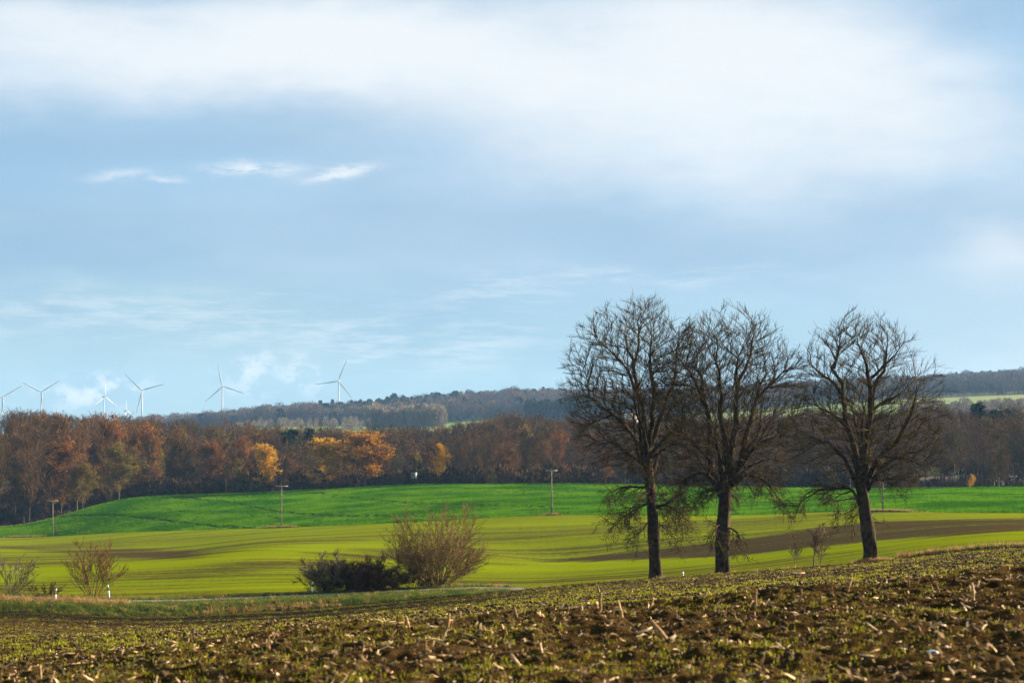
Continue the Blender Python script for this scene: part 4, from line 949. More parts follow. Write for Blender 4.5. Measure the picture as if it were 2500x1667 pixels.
# ------------------------------------------------------------------ poles of the power line
def power_pole(px, top, arm_w, label, stay=False):
    Y = float(yb_of(np.array([uof(px)]))[0]); p = at(px, top, Y); z = float(zt(np.array([p[0]]), np.array([p[1]]))[0]) - 0.3; H = p[2] - z
    r = empty('power_pole', (p[0], Y, z), label, 'pole', 'T-shaped power poles'); r.rotation_euler = (0, radians(RNG.normal(0, 0.5)), 0)
    ob('pole', MB().tube([(0, 0, 0), (0, 0, H * 0.5), (0, 0, H - 0.05)], [0.16, 0.14, 0.11], 10).mesh('pole', M['pole_wood'], True), r)
    a = ob('crossarm', MB().box((0, -0.18, H - 0.12), (arm_w, 0.06, 0.07)).mesh('crossarm', M['arm']), r)
    for x in (-0.92, 0.0, 0.92):
        ob('insulator', MB().tube([(x * arm_w, -0.18, H - 0.02), (x * arm_w, -0.18, H + 0.1), (x * arm_w, -0.18, H + 0.16), (x * arm_w, -0.18, H + 0.26)], [0.03, 0.03, 0.085, 0.05], 8).mesh('insulator', M['ceramic'], True), a)
    if stay: ob('brace', MB().tube([(0.75, 0.0, 0.1), (0.06, 0, H * 0.22)], [0.05, 0.05], 6).mesh('brace', M['pole_wood']), r)
power_pole(130, 1221, 1.45, 'leftmost T-shaped power pole at the low end of the green hill')
power_pole(687, 1185, 1.40, 'T-shaped power pole standing in dry grass left of the largest bush')
power_pole(1347, 1147, 1.25, 'T-shaped power pole between the largest bush and the left big tree', True)
power_pole(2155, 1123, 1.15, 'T-shaped power pole seen behind the rightmost big tree')
def pole_guard():
    Y = float(yb_of(np.array([uof(141)]))[0]); p = at(141, 1300, Y); z = float(zt(np.array([p[0]]), np.array([p[1]]))[0])
    r = empty('pole_guard', (p[0], Y, z), 'small dark wooden guard rail at the foot of the leftmost power pole', 'fence')
    for x in (-0.6, 0.0, 0.6): ob('post', MB().box((x, 0, 0.6), (0.06, 0.06, 0.65)).mesh('post', M['dark_wood']), r)
    for z_ in (0.45, 0.95): ob('rail', MB().box((0, -0.08, z_), (0.8, 0.02, 0.07)).mesh('rail', M['dark_wood']), r)
pole_guard()

# ------------------------------------------------------------------ wind turbines on the horizon
def turbine(px, py, Rpx, ang, yaw, label, Y=5150.0, Rm=62.0, red=False):
    Y = Rm * F / Rpx; Y = min(max(Y, 4600), 6900); p = at(px, py, Y); X = p[0]; z = float(zfar(np.array([X]), np.array([Y]))[0]) - 1.0; H = p[2] - z
    r = empty('wind_turbine', (X, Y, z), label, 'wind turbine', 'wind turbines on the horizon'); Rm = Rpx * Y / F
    ob('tower', MB().tube([(0, 0, 0), (0, 0, H * 0.5), (0, 0, H - 1.5)], [2.5, 2.0, 1.4], 16).mesh('tower', M['white_paint'], True), r)
    cy, sy = cos(yaw), sin(yaw); ax = np.array([sy, -cy, 0.0]); rt = np.array([cy, sy, 0.0]); up = np.array([0, 0, 1.0])      # rotor axis towards the viewer for yaw 0
    hub = np.array([0, 0, H]) + ax * 4.5
    nb = MB().tube([np.array([0, 0, H]) - ax * 8, np.array([0, 0, H]) - ax * 6, np.array([0, 0, H]) + ax * 2.5], [1.6, 2.3, 2.2], 12); nc = ob('nacelle', nb.mesh('nacelle', M['white_paint'], True), r)
    if red: ob('red_band', MB().tube([np.array([0, 0, H]) - ax * 5.6, np.array([0, 0, H]) - ax * 4.0], [2.36, 2.36], 12).mesh('red_band', M['red']), nc)
    ob('hub', MB().tube([hub - ax * 2, hub, hub + ax * 1.5, hub + ax * 2.4], [1.9, 1.9, 1.2, 0.2], 12).mesh('hub', M['white_paint'], True), r)
    for k in range(3):
        a = radians(ang + 120 * k); d = cos(a) * rt + sin(a) * up; e = -sin(a) * rt + cos(a) * up
        ss = np.array([0.0, 0.05, 0.16, 0.3, 0.5, 0.7, 0.86, 0.95, 1.0]); ch = 0.72 * np.array([1.2, 1.3, 2.5, 2.3, 1.8, 1.35, 1.0, 0.75, 0.2]); th = np.array([1.2, 1.1, 0.8, 0.5, 0.35, 0.25, 0.18, 0.12, 0.05])
        def seg(i0, i1, g, mat, nm, parent):
            V = []; n = 8
            for s_, c_, h_ in zip(ss[i0:i1], ch[i0:i1], th[i0:i1]):
                o_ = hub + d * (1.2 + s_ * (Rm - 1.2)) + ax * (1.5 * s_ * s_)
                for q in range(n): t_ = q * 2 * pi / n; V.append(o_ + e * (cos(t_) * c_ * g + 0.3 * c_) + ax * sin(t_) * h_ * g)
            m = i1 - i0; fq = [[j * n + q, j * n + (q + 1) % n, (j + 1) * n + (q + 1) % n, (j + 1) * n + q] for j in range(m - 1) for q in range(n)]
            return ob(nm, MB().add(V, fq, [list(range(n))[::-1]], [list(range((m - 1) * n, m * n))]).mesh(nm, mat, True), parent)
        b = seg(0, 9, 1.0, M['white_paint'], 'blade', r)
        if red: seg(5, 7, 1.06, M['red'], 'red_band', b)
turbine(6, 970, 58, 32, 0.45, 'wind turbine cut off by the left edge of the picture')
turbine(24, 1009, 26, 38, 0.5, 'tiny far wind turbine just above the treetops at the left edge')
turbine(101, 957, 54, 33, 0.30, 'second large wind turbine from the left with nacelle seen from the side', red=True)
turbine(254, 969, 47, 90, 0.95, 'wind turbine with one blade straight up and a red band, turned sideways', red=True)
turbine(307, 1003, 28, 101, 1.25, 'small edge-on wind turbine between two larger ones')
turbine(347, 953, 58, 16, 0.10, 'wind turbine with two raised blades above the orange forest trees')
turbine(543, 943, 57, 102, 0.12, 'wind turbine standing at the left foot of the wooded ridge')
turbine(827, 930, 58, 68, -0.10, 'rightmost wind turbine behind the dark conifers of the ridge')

# ------------------------------------------------------------------ forest behind the green hill
def forest_tree_mesh(seed, H, W, fork, leafy=False, upright=0.8):
    """trunk mesh, crown mesh (branches and twigs) and points on the twigs; metres, foot at the origin"""
    rng = np.random.default_rng(seed); n = 9; z = np.linspace(0, 0.86 * H, n); wob = np.cumsum(rng.normal(0, 0.10, (n, 2)), 0); wob[0] = 0
    P = np.c_[wob, z][None]; R = (0.011 * H * (1 - 0.82 * np.linspace(0, 1, n)) + 0.12 * np.exp(-np.linspace(0, 8, n)))[None]
    tv, tf = tubes(P, R, 6)
    nb = 30; st, d, t, r, par = kids(P, R, np.array([nb]), fork, 1.0, 0.62, 0.18, rng)
    L = W * 0.62 * np.sqrt(np.clip(1.22 - ((t - fork) / (1 - fork)) ** 1.6, 0.1, 1)) * rng.uniform(0.8, 1.25, nb) * (0.65 + 0.5 * ((t - fork) / (1 - fork)) ** 0.4)
    P1, R1 = grow(st, d, L, np.clip(r * 0.55, 0.04, 0.15), np.full(nb, 0.03), 6, 0.13, upright * 0.10, rng)
    st, d, t, r, par = kids(P1, R1, np.full(nb, 12), 0.2, 1.0, 0.7, 0.22, rng); L2 = L[par] * 0.40 * rng.uniform(0.6, 1.2, len(st))
    P2, R2 = grow(st, d, L2, np.full(len(st), 0.04), np.full(len(st), 0.02), 4, 0.16, upright * 0.10, rng)
    st, d, t, r, par = kids(P2, R2, np.full(len(P2), 13), 0.1, 1.0, 0.7, 0.25, rng); L3 = rng.uniform(0.7, 1.7, len(st)) * H / 28
    d = norm(d + [0, 0, 0.25 * upright]); q = norm(np.cross(d, rng.normal(size=d.shape))) * (0.040 * H / 28)
    m = len(st); k = np.arange(m) * 3; sl = np.stack([st - q, st + q, st + d * L3[:, None]], 1).reshape(-1, 3)
    v1, f1 = tubes(P1, R1, 4); v2, f2 = tubes(P2, R2, 3)
    crown = (np.concatenate([v1, v2, sl]), [np.concatenate([f1, f2 + len(v1)]), np.stack([k, k + 1, k + 2], 1) + len(v1) + len(v2)])
    return (tv, tf), crown, st + d * (L3 * rng.random(m))[:, None]


BARE = []
for k in range(7):
    tk, cr, tips = forest_tree_mesh(100 + k, 28, 11 + 2.5 * (k % 3), [0.24, 0.30, 0.20, 0.40, 0.26, 0.34, 0.22][k])
    BARE.append((mk('trunk', tk[0], tk[1], M['forest_trunk'], True), mk('crown', cr[0], cr[1], M['forest_twig'])))
LEAFY = {}
for kname in LEAFC:
    for k in range(2):
        tk, cr, tips = forest_tree_mesh(200 + k + 10 * len(LEAFY), 28, 15, (0.07 if kname in ('gold', 'orange', 'olive') else 0.16) + 0.04 * k, True)
        r = np.random.default_rng(7 + k); clump = vn(tips[:, 0] / 1.6 + 50, tips[:, 2] / 1.6 + 3.0 * np.floor(tips[:, 1] / 2.0), 5 + k); tp = tips[clump > (0.33 if kname in ('gold', 'orange') else 0.46)]
        tp = np.repeat(tp, 3, 0) + r.normal(0, 0.40, (len(tp) * 3, 3))
        LEAFY[(kname, k)] = (mk('trunk', tk[0], tk[1], M['forest_trunk'], True), mk('branches', cr[0], cr[1], M['forest_twig']), leaf_mesh(tp, 0.25, M['leaf_' + kname], r, 'crown'))


def forest_tree(meshes, X, Y, H, label, cat='tree', group=None, name='forest_tree', wid=1.0, zf=zt):
    z = float(zf(np.array([X]), np.array([Y]))[0]) - 0.2
    o = empty(name, (X, Y, z), label, cat, group, RNG.uniform(0, 6.28)); s = H / 28.0; o.scale = (s * wid, s * wid, s)
    for nm, me in zip(('trunk', 'crown') if len(meshes) == 2 else ('trunk', 'branches', 'crown'), meshes): ob(nm, me, o)
    return o


TOPX = [-400, 0, 70, 160, 260, 400, 500, 650, 850, 1000, 1100, 1160, 1240, 1320, 1400, 1600, 1900, 2200, 2300, 2500, 2900]
TOPY = [1022, 1024, 1010, 1022, 1028, 1032, 1044, 1052, 1056, 1050, 1052, 1040, 1022, 1030, 1038, 1032, 1025, 1015, 1008, 1012, 1010]


def puff(seed, n, H, W, mat, base=0.15):
    rng = np.random.default_rng(seed); a = norm(rng.normal(size=(n, 3))) * rng.uniform(0.45, 1, n)[:, None] ** 0.6; lob = 1 + 0.25 * (vn(a[:, 0] * 2 + 5, a[:, 2] * 2 + a[:, 1] * 3, seed) - 0.5)
    c = a * lob[:, None] * [W / 2, W / 2, H * (1 - base) / 2] + [0, 0, H * (1 + base) / 2]; d = norm(a * [1, 1, 0.6] + [0, 0, 0.9] + rng.normal(0, 0.35, (n, 3))); w = norm(np.cross(d, rng.normal(size=(n, 3))))
    s = rng.uniform(0.8, 1.8, n)[:, None]; v = np.stack([c - w * s * 0.16, c + w * s * 0.16, c + d * s * 1.2], 1).reshape(-1, 3); k = np.arange(n) * 3
    tr, tf = tubes(np.array([[(0, 0, 0), (0, 0, H * 0.7)]]), np.array([[0.25, 0.1]]), 3)
    return mk('far_tree', np.concatenate([v, tr]), [np.stack([k, k + 1, k + 2], 1), tf + len(v)], mat)


def forest():
    n = 0
    rows = 7
    for r in range(rows):
        X0 = -0.30; Yr = None; u = -0.285 + RNG.uniform(0, 0.01)
        while u < 0.285:
            yg = float(yg_of(np.array([u]))[0]); px = 1250 + u * F
            Y = yg + 16 + r * 24 + RNG.uniform(-8, 8)
            if px < 250: Y = yg + 7 + r * 28 + RNG.uniform(-5, 5)
            X = u * Y; z = float(zt(np.array([X]), np.array([Y]))[0]); topy = np.interp(px, TOPX, TOPY) + (rows - 1 - r) * 7 + RNG.normal(4, 7)
            H = float(np.clip(at(px, topy, Y)[2] - z, 15, 34)) * RNG.uniform(0.94, 1.03)
            if RNG.random() < 0.07 and r > 1: u += 0.004
            sec = ['left of the leftmost power pole', 'between the leftmost power pole and the next', 'between the second and third power poles', 'behind the three big roadside trees', 'right of the rightmost big tree'][int(np.searchsorted([130, 687, 1347, 2300], px))]; rw = ['front-row', 'second-row', 'inner', 'inner', 'inner', 'skyline', 'skyline'][r]
            forest_tree(BARE[RNG.integers(0, 7)], X, Y, H, 'bare brown %s forest tree %s' % (rw, sec), group='bare %s trees of the forest %s' % (rw, sec), wid=RNG.uniform(0.85, 1.2)); n += 1
            u += RNG.uniform(9.0, 15.5) / Y
    # coloured trees, placed one by one: colour, column, top row, extra distance behind the crest, width, label
    C = [('gold', 798, 1076, 3, 1.15, 'yellow-gold tree at the forest edge left of the large orange oak'), ('orange', 893, 1062, 4, 1.6, 'large orange oak at the forest edge, biggest of the coloured trees'),
         ('gold', 648, 1090, 4, 0.7, 'slim tree with a yellow crown left of the yellow-gold tree'), ('gold', 1072, 1090, 3, 0.8, 'yellow tree right of the raised hunting cabin'),
         ('rust', 262, 1032, 44, 1.1, 'rust-orange crown on the skyline right of the sideways wind turbine'), ('rust', 352, 1040, 46, 1.1, 'rust-orange crown on the skyline below the two-raised-blades wind turbine'),
         ('rust', 150, 1084, 22, 1.25, 'rust-orange broad crown in the left forest above the olive tree'), ('olive', 290, 1090, 9, 1.1, 'olive-yellow rounded tree in the left forest above the green slope'),
         ('olive', 205, 1140, 5, 0.95, 'lower olive tree at the left forest edge under the rust-orange crown'), ('olive', 588, 1126, 8, 0.75, 'dull yellow-brown tree between the skyline crowns and the slim yellow tree'),
         ('rust', 512, 1084, 20, 0.9, 'dark rust tree in the middle of the left forest'), ('rust', 1478, 1104, 5, 0.62, 'small rust-orange tree behind the lower limbs of the left big tree'),
         ('brown', 440, 1046, 56, 0.9, 'brown-orange crown at the skyline where the distant ridge begins'), ('brown', 60, 1120, 26, 0.9, 'brown leafy tree near the left edge of the forest'),
         ('olive', 270, 1205, 5, 0.35, 'small yellowish sapling at the forest foot above the green slope'), ('gold', 2368, 1158, 16, 0.40, 'small yellow tree glowing between the trunks at the right'),
         ('brown', 940, 1110, 12, 0.7, 'brown leafy tree touching the large orange oak on its right'), ('brown', 705, 1112, 24, 0.8, 'dull brown tree between the slim yellow tree and the yellow-gold tree'),
         ('brown', 1240, 1085, 30, 0.8, 'reddish brown leafy tree above the third power pole')]
    for i, (c, px, top, dy, w, lb) in enumerate(C):
        u = uof(px); Y = float(yg_of(np.array([u]))[0]) + dy; X = u * Y; z = float(zt(np.array([X]), np.array([Y]))[0]); H = max(at(px, top, Y)[2] - z, 4.0)
        forest_tree(LEAFY[(c, i % 2)], X, Y, H, lb, name='autumn_tree', wid=w * 24.0 / max(H, 12) if H > 12 else 1.0)
    for i in range(22):
        px = RNG.choice([RNG.uniform(-60, 620), RNG.uniform(450, 1300), RNG.uniform(1150, 1500)], p=[0.55, 0.3, 0.15]); u = uof(px); Y = float(yg_of(np.array([u]))[0]) + RNG.uniform(24, 120); X = u * Y; z = float(zt(np.array([X]), np.array([Y]))[0])
        H = float(np.clip(at(px, np.interp(px, TOPX, TOPY) + RNG.uniform(8, 60), Y)[2] - z, 14, 32)); forest_tree(LEAFY[(['brown', 'rust', 'olive', 'brown'][i % 4], i % 2)], X, Y, H, 'one of the dull russet trees half hidden among bare forest trees', group='russet trees inside the forest', name='autumn_tree', wid=RNG.uniform(0.75, 1.05))
    # wood behind the front rows reads as one mass
    X, Y = rand_in(620, -500, 3000, lambda u: yg_of(u) + 215, lambda u: 940.0 + 0 * u); k = len(X); px = 1250 + X / Y * F
    H = np.array([at(a, b, y)[2] for a, b, y in zip(px, np.interp(px, TOPX, TOPY) + RNG.normal(3, 6, k), Y)]) - zt(X, Y); s = np.clip(H, 14, 34) / 28
    joined = []
    for tk, cr in BARE[:4]:
        a = np.empty(len(cr.vertices) * 3, np.float32); cr.vertices.foreach_get('co', a); joined.append(cr)
    gn_scatter('forest_interior', joined, np.stack([X, Y, zt(X, Y)], 1), np.stack([0 * X, 0 * X, RNG.uniform(0, 6.28, k)], 1), np.stack([s, s, s], 1), RNG.integers(0, 4, k), label='brown mass of bare crowns deep inside the forest', cat='wood', kind='stuff')
    U = [puff(340 + k, 420, 6.5, 6.0, M['understory'], 0.0) for k in range(3)]
    X, Y = rand_in(2600, -500, 3000, lambda u: yg_of(u) + 6, lambda u: yg_of(u) + 190, 1.0); k = len(X); px = 1250 + X / Y * F; s = RNG.uniform(0.3, 1.05, k) * np.where((px < 300) | (px > 2100), np.clip((Y - yg_of(X / Y)) / 110, 0.35, 1.1), 1.0)
    gn_scatter('understory', U, np.stack([X, Y, zt(X, Y) - 0.3], 1), np.stack([0 * X, 0 * X, RNG.uniform(0, 6.28, k)], 1), np.stack([s, s, s], 1), RNG.integers(0, 3, k), label='dark brown undergrowth between the forest trunks', cat='undergrowth', kind='stuff')
    return n


N_FOREST = forest()


def conifer_mesh(seed, H=20.0, R=4.0, broad=False, n=1500):
    rng = np.random.default_rng(seed); t = rng.random(n) ** 0.75; z = H * ((0.35 if broad else 0.12) + (0.64 if broad else 0.88) * t); prof = np.sqrt(np.clip(1 - (2 * t - 0.9) ** 2, 0.05, 1)) if broad else (1 - t) ** 0.85
    lay = 1 + 0.35 * np.sin(z * 5.2); a = rng.uniform(0, 2 * pi, n); q = R * prof * np.sqrt(rng.uniform(0.2, 1, n)) * lay
    st = np.stack([q * np.cos(a), q * np.sin(a), z + 0.35 * q * (0.3 if broad else -0.3)], 1); d = norm(np.stack([np.cos(a), np.sin(a), rng.normal(-0.25, 0.4, n)], 1)); w = norm(np.cross(d, rng.normal(size=(n, 3))))
    s = rng.uniform(0.8, 1.7, n)[:, None]; v = np.stack([st - w * s * 0.4, st + w * s * 0.4, st + d * s * 1.2], 1).reshape(-1, 3); k = np.arange(n) * 3
    tv, tf = tubes(np.array([[(0, 0, 0), (0, 0, H * 0.5), (0, 0, H * 0.97)]]), np.array([[0.3, 0.2, 0.04]]), 5)
    return mk('trunk', tv, tf, M['forest_trunk']), mk('crown', v, np.stack([k, k + 1, k + 2], 1), M['needle'])


def far_woods():
    con = [conifer_mesh(k, 20, 4.2, k == 2) for k in range(3)]
    def one(px, top, Y, label, w=1.0, zf=zfar, k=0, name='conifer', cat='conifer', grp=None):
        p = at(px, top, Y); z = float(zf(np.array([p[0]]), np.array([Y]))[0]) - 0.5; H = p[2] - z; s = max(H, 6) / 20.0
        o = empty(name, (p[0], Y, z), label, cat, grp, RNG.uniform(0, 6.28)); o.scale = (s * w, s * w, s)
        ob('trunk', con[k][0], o); ob('crown', con[k][1], o)
    # dark evergreens that stand out of the near forest
    one(2388, 988, 740, 'dark pointed spruce rising above the bare forest at the right edge', 1.0, zt, 0)
    one(2425, 1003, 735, 'second dark conifer top right of the pointed spruce', 0.8, zt, 1); one(2448, 1000, 738, 'third dark conifer top right of the pointed spruce', 0.8, zt, 2); one(2475, 1003, 742, 'fourth dark conifer top at the right edge of the forest', 0.9, zt, 1)
    one(715, 1050, 720, 'dark green conifer top in the forest left of the yellow-gold tree', 0.5, zt, 2); one(690, 1054, 712, 'lower green conifer top left of its taller neighbour above the forest', 0.5, zt, 2); one(755, 1050, 725, 'single green conifer top above the yellow-gold tree', 0.7, zt, 0)
    one(635, 1056, 715, 'small green conifer top nearest the left skyline crowns', 0.7, zt, 1)
    # row of firs on the ridge
    xs = [782, 812, 832, 858, 880, 902, 925, 945, 962, 985, 1005, 1022, 1040, 1056, 1068, 1086, 1100, 1112, 1125, 1140, 1157, 1268, 1284, 1303, 1326, 1338]
    ys = [978, 975, 981, 977, 975, 974, 972, 968, 960, 966, 968, 967, 964, 964, 958, 963, 960, 954, 956, 953, 960, 955, 953, 949, 945, 948]
    for i, (x, y) in enumerate(zip(xs, ys)): one(x, y, 2780 + RNG.uniform(-30, 30), 'one of the dark conifers lining the crest of the distant ridge', RNG.uniform(0.8, 1.1), zfar, i % 3, grp='conifers on the distant ridge')
    for x, y in [(2335, 908), (2352, 909), (2372, 907), (2398, 905), (2418, 904), (2440, 903)]: one(x, y, 3560, 'one of the tiny conifers on the farthest ridge at the right', 0.9, zfar, i % 2, grp='conifers on the farthest ridge')
    # woods that read as a mass
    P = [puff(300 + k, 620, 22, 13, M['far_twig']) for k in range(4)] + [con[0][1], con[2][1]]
    def wood(name, n, x0, x1, y0, y1, label, pick, hs=1.0, protos=P):
        X, Y = rand_in(n, x0, x1, y0, y1); px = 1250 + X / Y * F; idx = pick(px, Y, n); s = RNG.uniform(0.72, 1.2, n) * hs * (0.78 + 0.4 * vn(px / 38.0, Y / 60.0, 3))
        gn_scatter(name, protos, np.stack([X, Y, zfar(X, Y) - 0.5], 1), np.stack([0 * X, 0 * X, RNG.uniform(0, 6.28, n)], 1), np.stack([s * RNG.uniform(0.9, 1.2, n), s, s], 1), idx, label=label, cat='wood', kind='stuff')
    def pick_ridge(px, Y, n):
        b = RNG.integers(0, 4, n); con_ = np.where(RNG.random(n) < 0.5, 4, 5); dark = np.exp(-((px - 920) / 190) ** 2) * 0.75 * (Y > 2380) * 1.2; dark = np.maximum(dark, 0.05)
        return np.where(RNG.random(n) < dark, con_, b)
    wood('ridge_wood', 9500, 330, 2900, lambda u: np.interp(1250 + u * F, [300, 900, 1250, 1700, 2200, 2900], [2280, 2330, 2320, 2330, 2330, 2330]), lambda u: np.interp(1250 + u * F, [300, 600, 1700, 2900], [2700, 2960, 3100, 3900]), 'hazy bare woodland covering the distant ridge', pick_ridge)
    # pine plantation below it
    wood('pine_plantation', 700, 1292, 1640, lambda u: 2060 + 0 * u, lambda u: 2220 + 0 * u, 'dark green pine plantation on the lower distant slope', lambda px, Y, n: np.where(RNG.random(n) < 0.5, 4, 5), 1.05)
    # pale copses
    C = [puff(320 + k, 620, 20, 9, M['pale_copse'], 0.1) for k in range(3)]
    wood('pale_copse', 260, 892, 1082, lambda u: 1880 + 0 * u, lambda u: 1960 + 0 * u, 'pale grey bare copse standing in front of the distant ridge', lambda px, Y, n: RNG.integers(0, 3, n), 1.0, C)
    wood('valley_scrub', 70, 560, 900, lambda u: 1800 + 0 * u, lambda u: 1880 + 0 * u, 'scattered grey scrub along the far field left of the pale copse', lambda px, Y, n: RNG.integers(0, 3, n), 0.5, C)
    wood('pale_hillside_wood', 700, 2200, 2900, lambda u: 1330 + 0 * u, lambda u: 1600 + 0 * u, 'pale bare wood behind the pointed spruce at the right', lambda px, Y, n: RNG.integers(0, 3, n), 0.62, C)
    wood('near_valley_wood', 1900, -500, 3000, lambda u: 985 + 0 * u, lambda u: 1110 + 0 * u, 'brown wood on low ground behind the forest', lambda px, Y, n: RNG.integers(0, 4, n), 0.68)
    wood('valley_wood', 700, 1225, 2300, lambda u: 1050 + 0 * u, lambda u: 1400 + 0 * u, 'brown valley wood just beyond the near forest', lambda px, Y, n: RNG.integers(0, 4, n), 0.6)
    for x, y in ((646, 1034), (710, 1037), (795, 1016), (842, 1017), (1145, 1030)):
        p = at(x, y, 1850); z = float(zfar(np.array([p[0]]), np.array([1850.0]))[0]); o = empty('field_tree', (p[0], 1850, z), 'one of the lone rounded bare trees in the far pale field', 'tree', 'lone trees in the far field'); s = max(p[2] - z, 7) / 20
        o.scale = (s * 1.2, s * 1.2, s); ob('crown', C[x % 3], o)
far_woods()

# ------------------------------------------------------------------ small buildings and cabins
def cabins():
    u = uof(1011); Y = float(yg_of(np.array([u]))[0]) + 4; p = at(1011, 1172, Y); z = float(zt(np.array([p[0]]), np.array([Y]))[0]); b = at(1011, 1168, Y)[2] - z
    r = empty('hunting_cabin', (p[0], Y, z), 'small pale raised hunting cabin at the forest edge left of the yellow tree', 'cabin'); r.rotation_euler = (0, 0, -0.35)
    for sx in (-1, 1):
        for sy in (-1, 1): ob('leg', MB().box((sx * 0.55, sy * 0.6, b / 2), (0.06, 0.06, b / 2)).mesh('leg', M['dark_wood']), r)
    w = ob('wall', MB().box((0, 0, b + 0.95), (0.66, 0.72, 0.95)).mesh('wall', M['cabin']), r)
    ob('window', MB().box((0, -0.73, b + 1.25), (0.22, 0.02, 0.17)).mesh('window', M['glass']), w)
    ob('roof', MB().box((0, 0, b + 1.96), (0.80, 0.88, 0.05)).mesh('roof', M['dark_wood']), r)
    ob('platform', MB().box((0, 0, b - 0.06), (0.9, 0.95, 0.05)).mesh('platform', M['dark_wood']), r)
    ob('ladder', MB().tube([(1.7, -0.3, 0.0), (0.7, -0.3, b)], [0.05, 0.05], 6).mesh('ladder', M['pole_wood']), r)
    u = uof(2440); Y = float(yg_of(np.array([u]))[0]) + 22; p = at(2440, 1185, Y); z = float(zt(np.array([p[0]]), np.array([Y]))[0]); b = max(at(2440, 1192, Y)[2] - z, 0.3)
    r = empty('dark_shed', (p[0], Y, z), 'dark shed among the trunks at the right edge of the forest', 'shed')
    ob('wall', MB().box((0, 0, b + 0.85), (0.95, 0.9, 0.85)).mesh('wall', M['dark_wood']), r); ob('roof', MB().box((0, 0, b + 1.75), (1.1, 1.05, 0.05)).mesh('roof', M['dark_wood']), r)
    for sx in (-1, 1): ob('leg', MB().box((sx * 0.75, 0, b / 2), (0.08, 0.6, b / 2)).mesh('leg', M['dark_wood']), r)
    # white farmhouse glimpsed through the left big tree
    Y = 1720.0; p = at(1538, 1019, Y); z = float(zfar(np.array([p[0]]), np.array([Y]))[0]); b = p[2] - z
    r = empty('white_house', (p[0], Y, z), 'white house with dark roof glimpsed through the left big tree', 'house'); r.rotation_euler = (0, 0, 0.5); s = 1.0
    ob('foundation', MB().box((0, 0, b / 2), (7.0, 4.5, b / 2)).mesh('foundation', M['render']), r)
    hw = ob('wall', MB().box((0, 0, b + 2.0), (6.8, 4.3, 2.0)).mesh('wall', M['render']), r)
    rf = MB().add([(-7.3, -4.9, b + 3.9), (7.3, -4.9, b + 3.9), (7.3, 4.9, b + 3.9), (-7.3, 4.9, b + 3.9), (-7.3, 0, b + 7.0), (7.3, 0, b + 7.0)], [[0, 1, 5, 4], [2, 3, 4, 5], [0, 3, 2, 1]], [[0, 4, 3], [1, 2, 5]]); ob('roof', rf.mesh('roof', M['roof']), r)
    for x in (-4.4, -1.6, 1.6, 4.4): ob('window', MB().box((x, -4.31, b + 2.1), (0.6, 0.04, 0.7)).mesh('window', M['glass']), hw)
    Y = 1900.0; p = at(1378, 1028, Y); z = float(zfar(np.array([p[0]]), np.array([Y]))[0]); b = max(p[2] - z, 1.0)
    r = empty('guard_rail', (p[0], Y, z), 'thin pale rail below the dark pine plantation', 'rail')
    ob('rail', MB().box((0, 0, b), (20.5, 0.15, 0.35)).mesh('rail', M['white_paint']), r)
    for x in range(-20, 21, 5): ob('post', MB().box((x, 0.3, b / 2), (0.12, 0.12, b / 2)).mesh('post', M['arm']), r)
cabins()

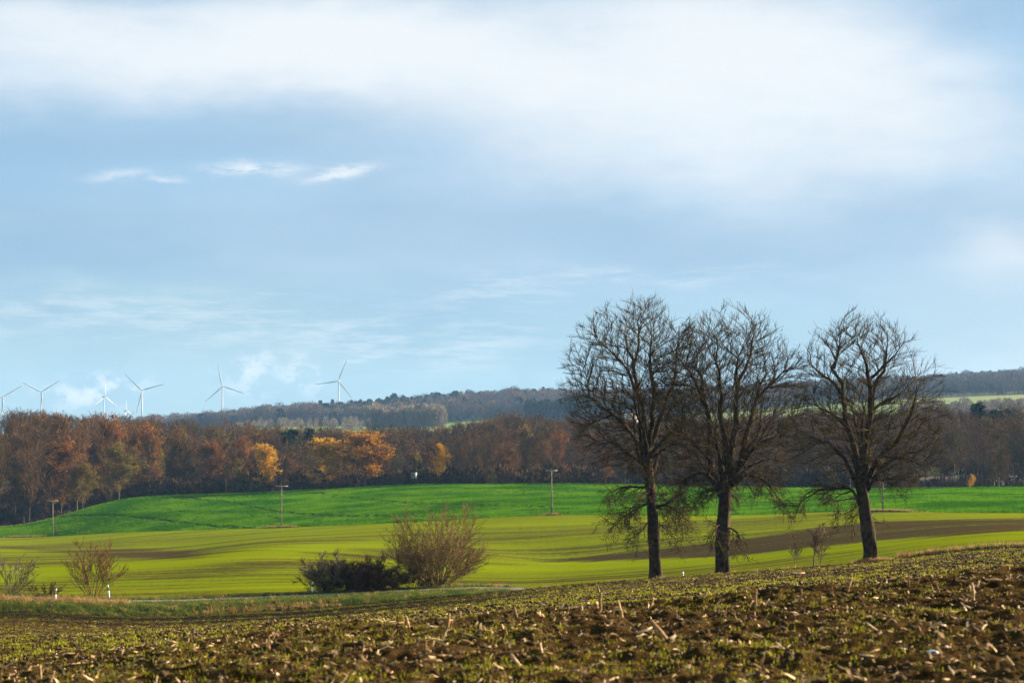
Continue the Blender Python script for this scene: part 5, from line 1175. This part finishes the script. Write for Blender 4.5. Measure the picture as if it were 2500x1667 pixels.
# ------------------------------------------------------------------ foreground: stalk stubs one can tell apart, and a stone
def stubs():
    sp = [(1460, 1495, 52, 0.10), (1520, 1508, 46, -0.30), (1580, 1490, 36, 0.5), (1705, 1470, 34, 0.6), (1838, 1478, 40, 0.12), (1856, 1482, 30, 0.7), (1948, 1471, 30, 0.15), (1996, 1470, 26, 0.2), (2066, 1442, 40, 0.35), (2140, 1432, 32, 0.4), (2212, 1432, 36, 0.05), (2232, 1430, 30, 0.45),
          (2370, 1462, 44, -0.1), (2380, 1436, 24, 0.4), (1262, 1510, 34, -0.25), (1372, 1505, 30, 0.6), (1385, 1500, 22, 0.1), (1090, 1540, 46, 0.25), (1003, 1532, 34, -0.4), (665, 1558, 30, 0.55), (657, 1590, 40, 0.05), (735, 1567, 24, 0.2), (108, 1662, 44, 0.02), (133, 1660, 30, 0.2), (190, 1662, 36, 0.6),
          (477, 1590, 20, 0.1), (1040, 1588, 30, 0.0), (885, 1598, 26, 0.3), (1190, 1545, 24, -0.5), (1650, 1505, 22, -0.1), (1764, 1500, 30, 0.3), (2290, 1445, 26, -0.4), (2455, 1425, 26, 0.3), (560, 1572, 22, -0.3), (310, 1618, 24, 0.4)]
    V = []
    for k in range(5):
        r = np.random.default_rng(500 + k); n = 7; P = np.zeros((n, 3)); P[:, 2] = np.linspace(-0.15, 1.0, n); P[:, :2] = np.cumsum(r.normal(0, 0.03, (n, 2)), 0); R = 0.070 * np.array([1.5, 1.25, 1.05, 1.2, 0.95, 1.0, 0.9])
        b = MB().tube(P, R * r.uniform(0.85, 1.15, n), 8)
        lv = MB()
        for q in range(3):
            a = r.uniform(0, 6.28); h = r.uniform(0.1, 0.7); d = np.array([cos(a), sin(a), 0]); e = np.array([-sin(a), cos(a), 0]) * 0.07; o = np.array([0, 0, h]); L = r.uniform(0.3, 0.7)
            lv.add([o - e, o + e, o + d * L * 0.5 + e + [0, 0, 0.15], o + d * L * 0.5 - e + [0, 0, 0.15], o + d * L + [0, 0, -0.1]], [[0, 1, 2, 3]], [[3, 2, 4]])
        V.append((b.mesh('stalk', M['stub'], True), lv.mesh('sheath', M['stub'])))
    for i, (px, py, h, tl) in enumerate(sp):
        u = uof(px); Ys_ = np.linspace(9.5, float(kn(np.array([u]), 2)[0]) + 0.6, 160); pyg = topx(u * Ys_, Ys_, zn(u * Ys_, Ys_))[1]; k = int(np.argmin(np.abs(pyg - py))); Y = float(Ys_[k]); X = u * Y
        o = empty('stalk_stub', (X, Y, float(zn(np.array([X]), np.array([Y]))[0]) - 0.01), 'broken dry maize stalk stub sticking up in the foreground, ' + ('below the left bushes' if px < 900 else 'left of the big trees' if px < 1560 else 'below the big trees' if px < 2200 else 'near the right edge'), 'stalk', 'maize stalk stubs in the foreground', 0); s = h * Y / F
        o.scale = (s, s, s); o.rotation_euler = (RNG.normal(0, 0.15), tl, RNG.uniform(0, 0.4)); ob('stalk', V[i % 5][0], o); ob('sheath', V[i % 5][1], o)
    v, f = ico(2); r = np.random.default_rng(3); v = v * (1 + 0.10 * r.normal(size=(len(v), 1))) * [0.042, 0.03, 0.018]
    u = uof(2270); Ys_ = np.linspace(9.5, 20, 200); pyg = topx(u * Ys_, Ys_, zn(u * Ys_, Ys_))[1]; Y = float(Ys_[int(np.argmin(np.abs(pyg - 1597)))])
    o = ob('stone', mk('stone', v, f, M['stone'], True), label='pale bluish stone lying in the foreground soil at lower right', cat='stone'); o.location = (u * Y, Y, float(zn(np.array([u * Y]), np.array([Y]))[0]) + 0.012)
stubs()

# ------------------------------------------------------------------ air
def haze():
    m, t, o = mat_new('air'); v = t.add('ShaderNodeVolumePrincipled'); v.inputs['Color'].default_value = (0.32, 0.60, 1.0, 1); v.inputs['Density'].default_value = 0.54e-4; v.inputs['Anisotropy'].default_value = 0.0
    t.l.new(v.outputs[0], o.inputs['Volume'])
    b = MB().box((300, 3300, 60), (3900, 4000, 140)); bx = ob('haze', b.mesh('haze', m), label='thin blue haze filling the air over the countryside', cat='haze', kind='stuff')
haze()
print('forest trees', N_FOREST)
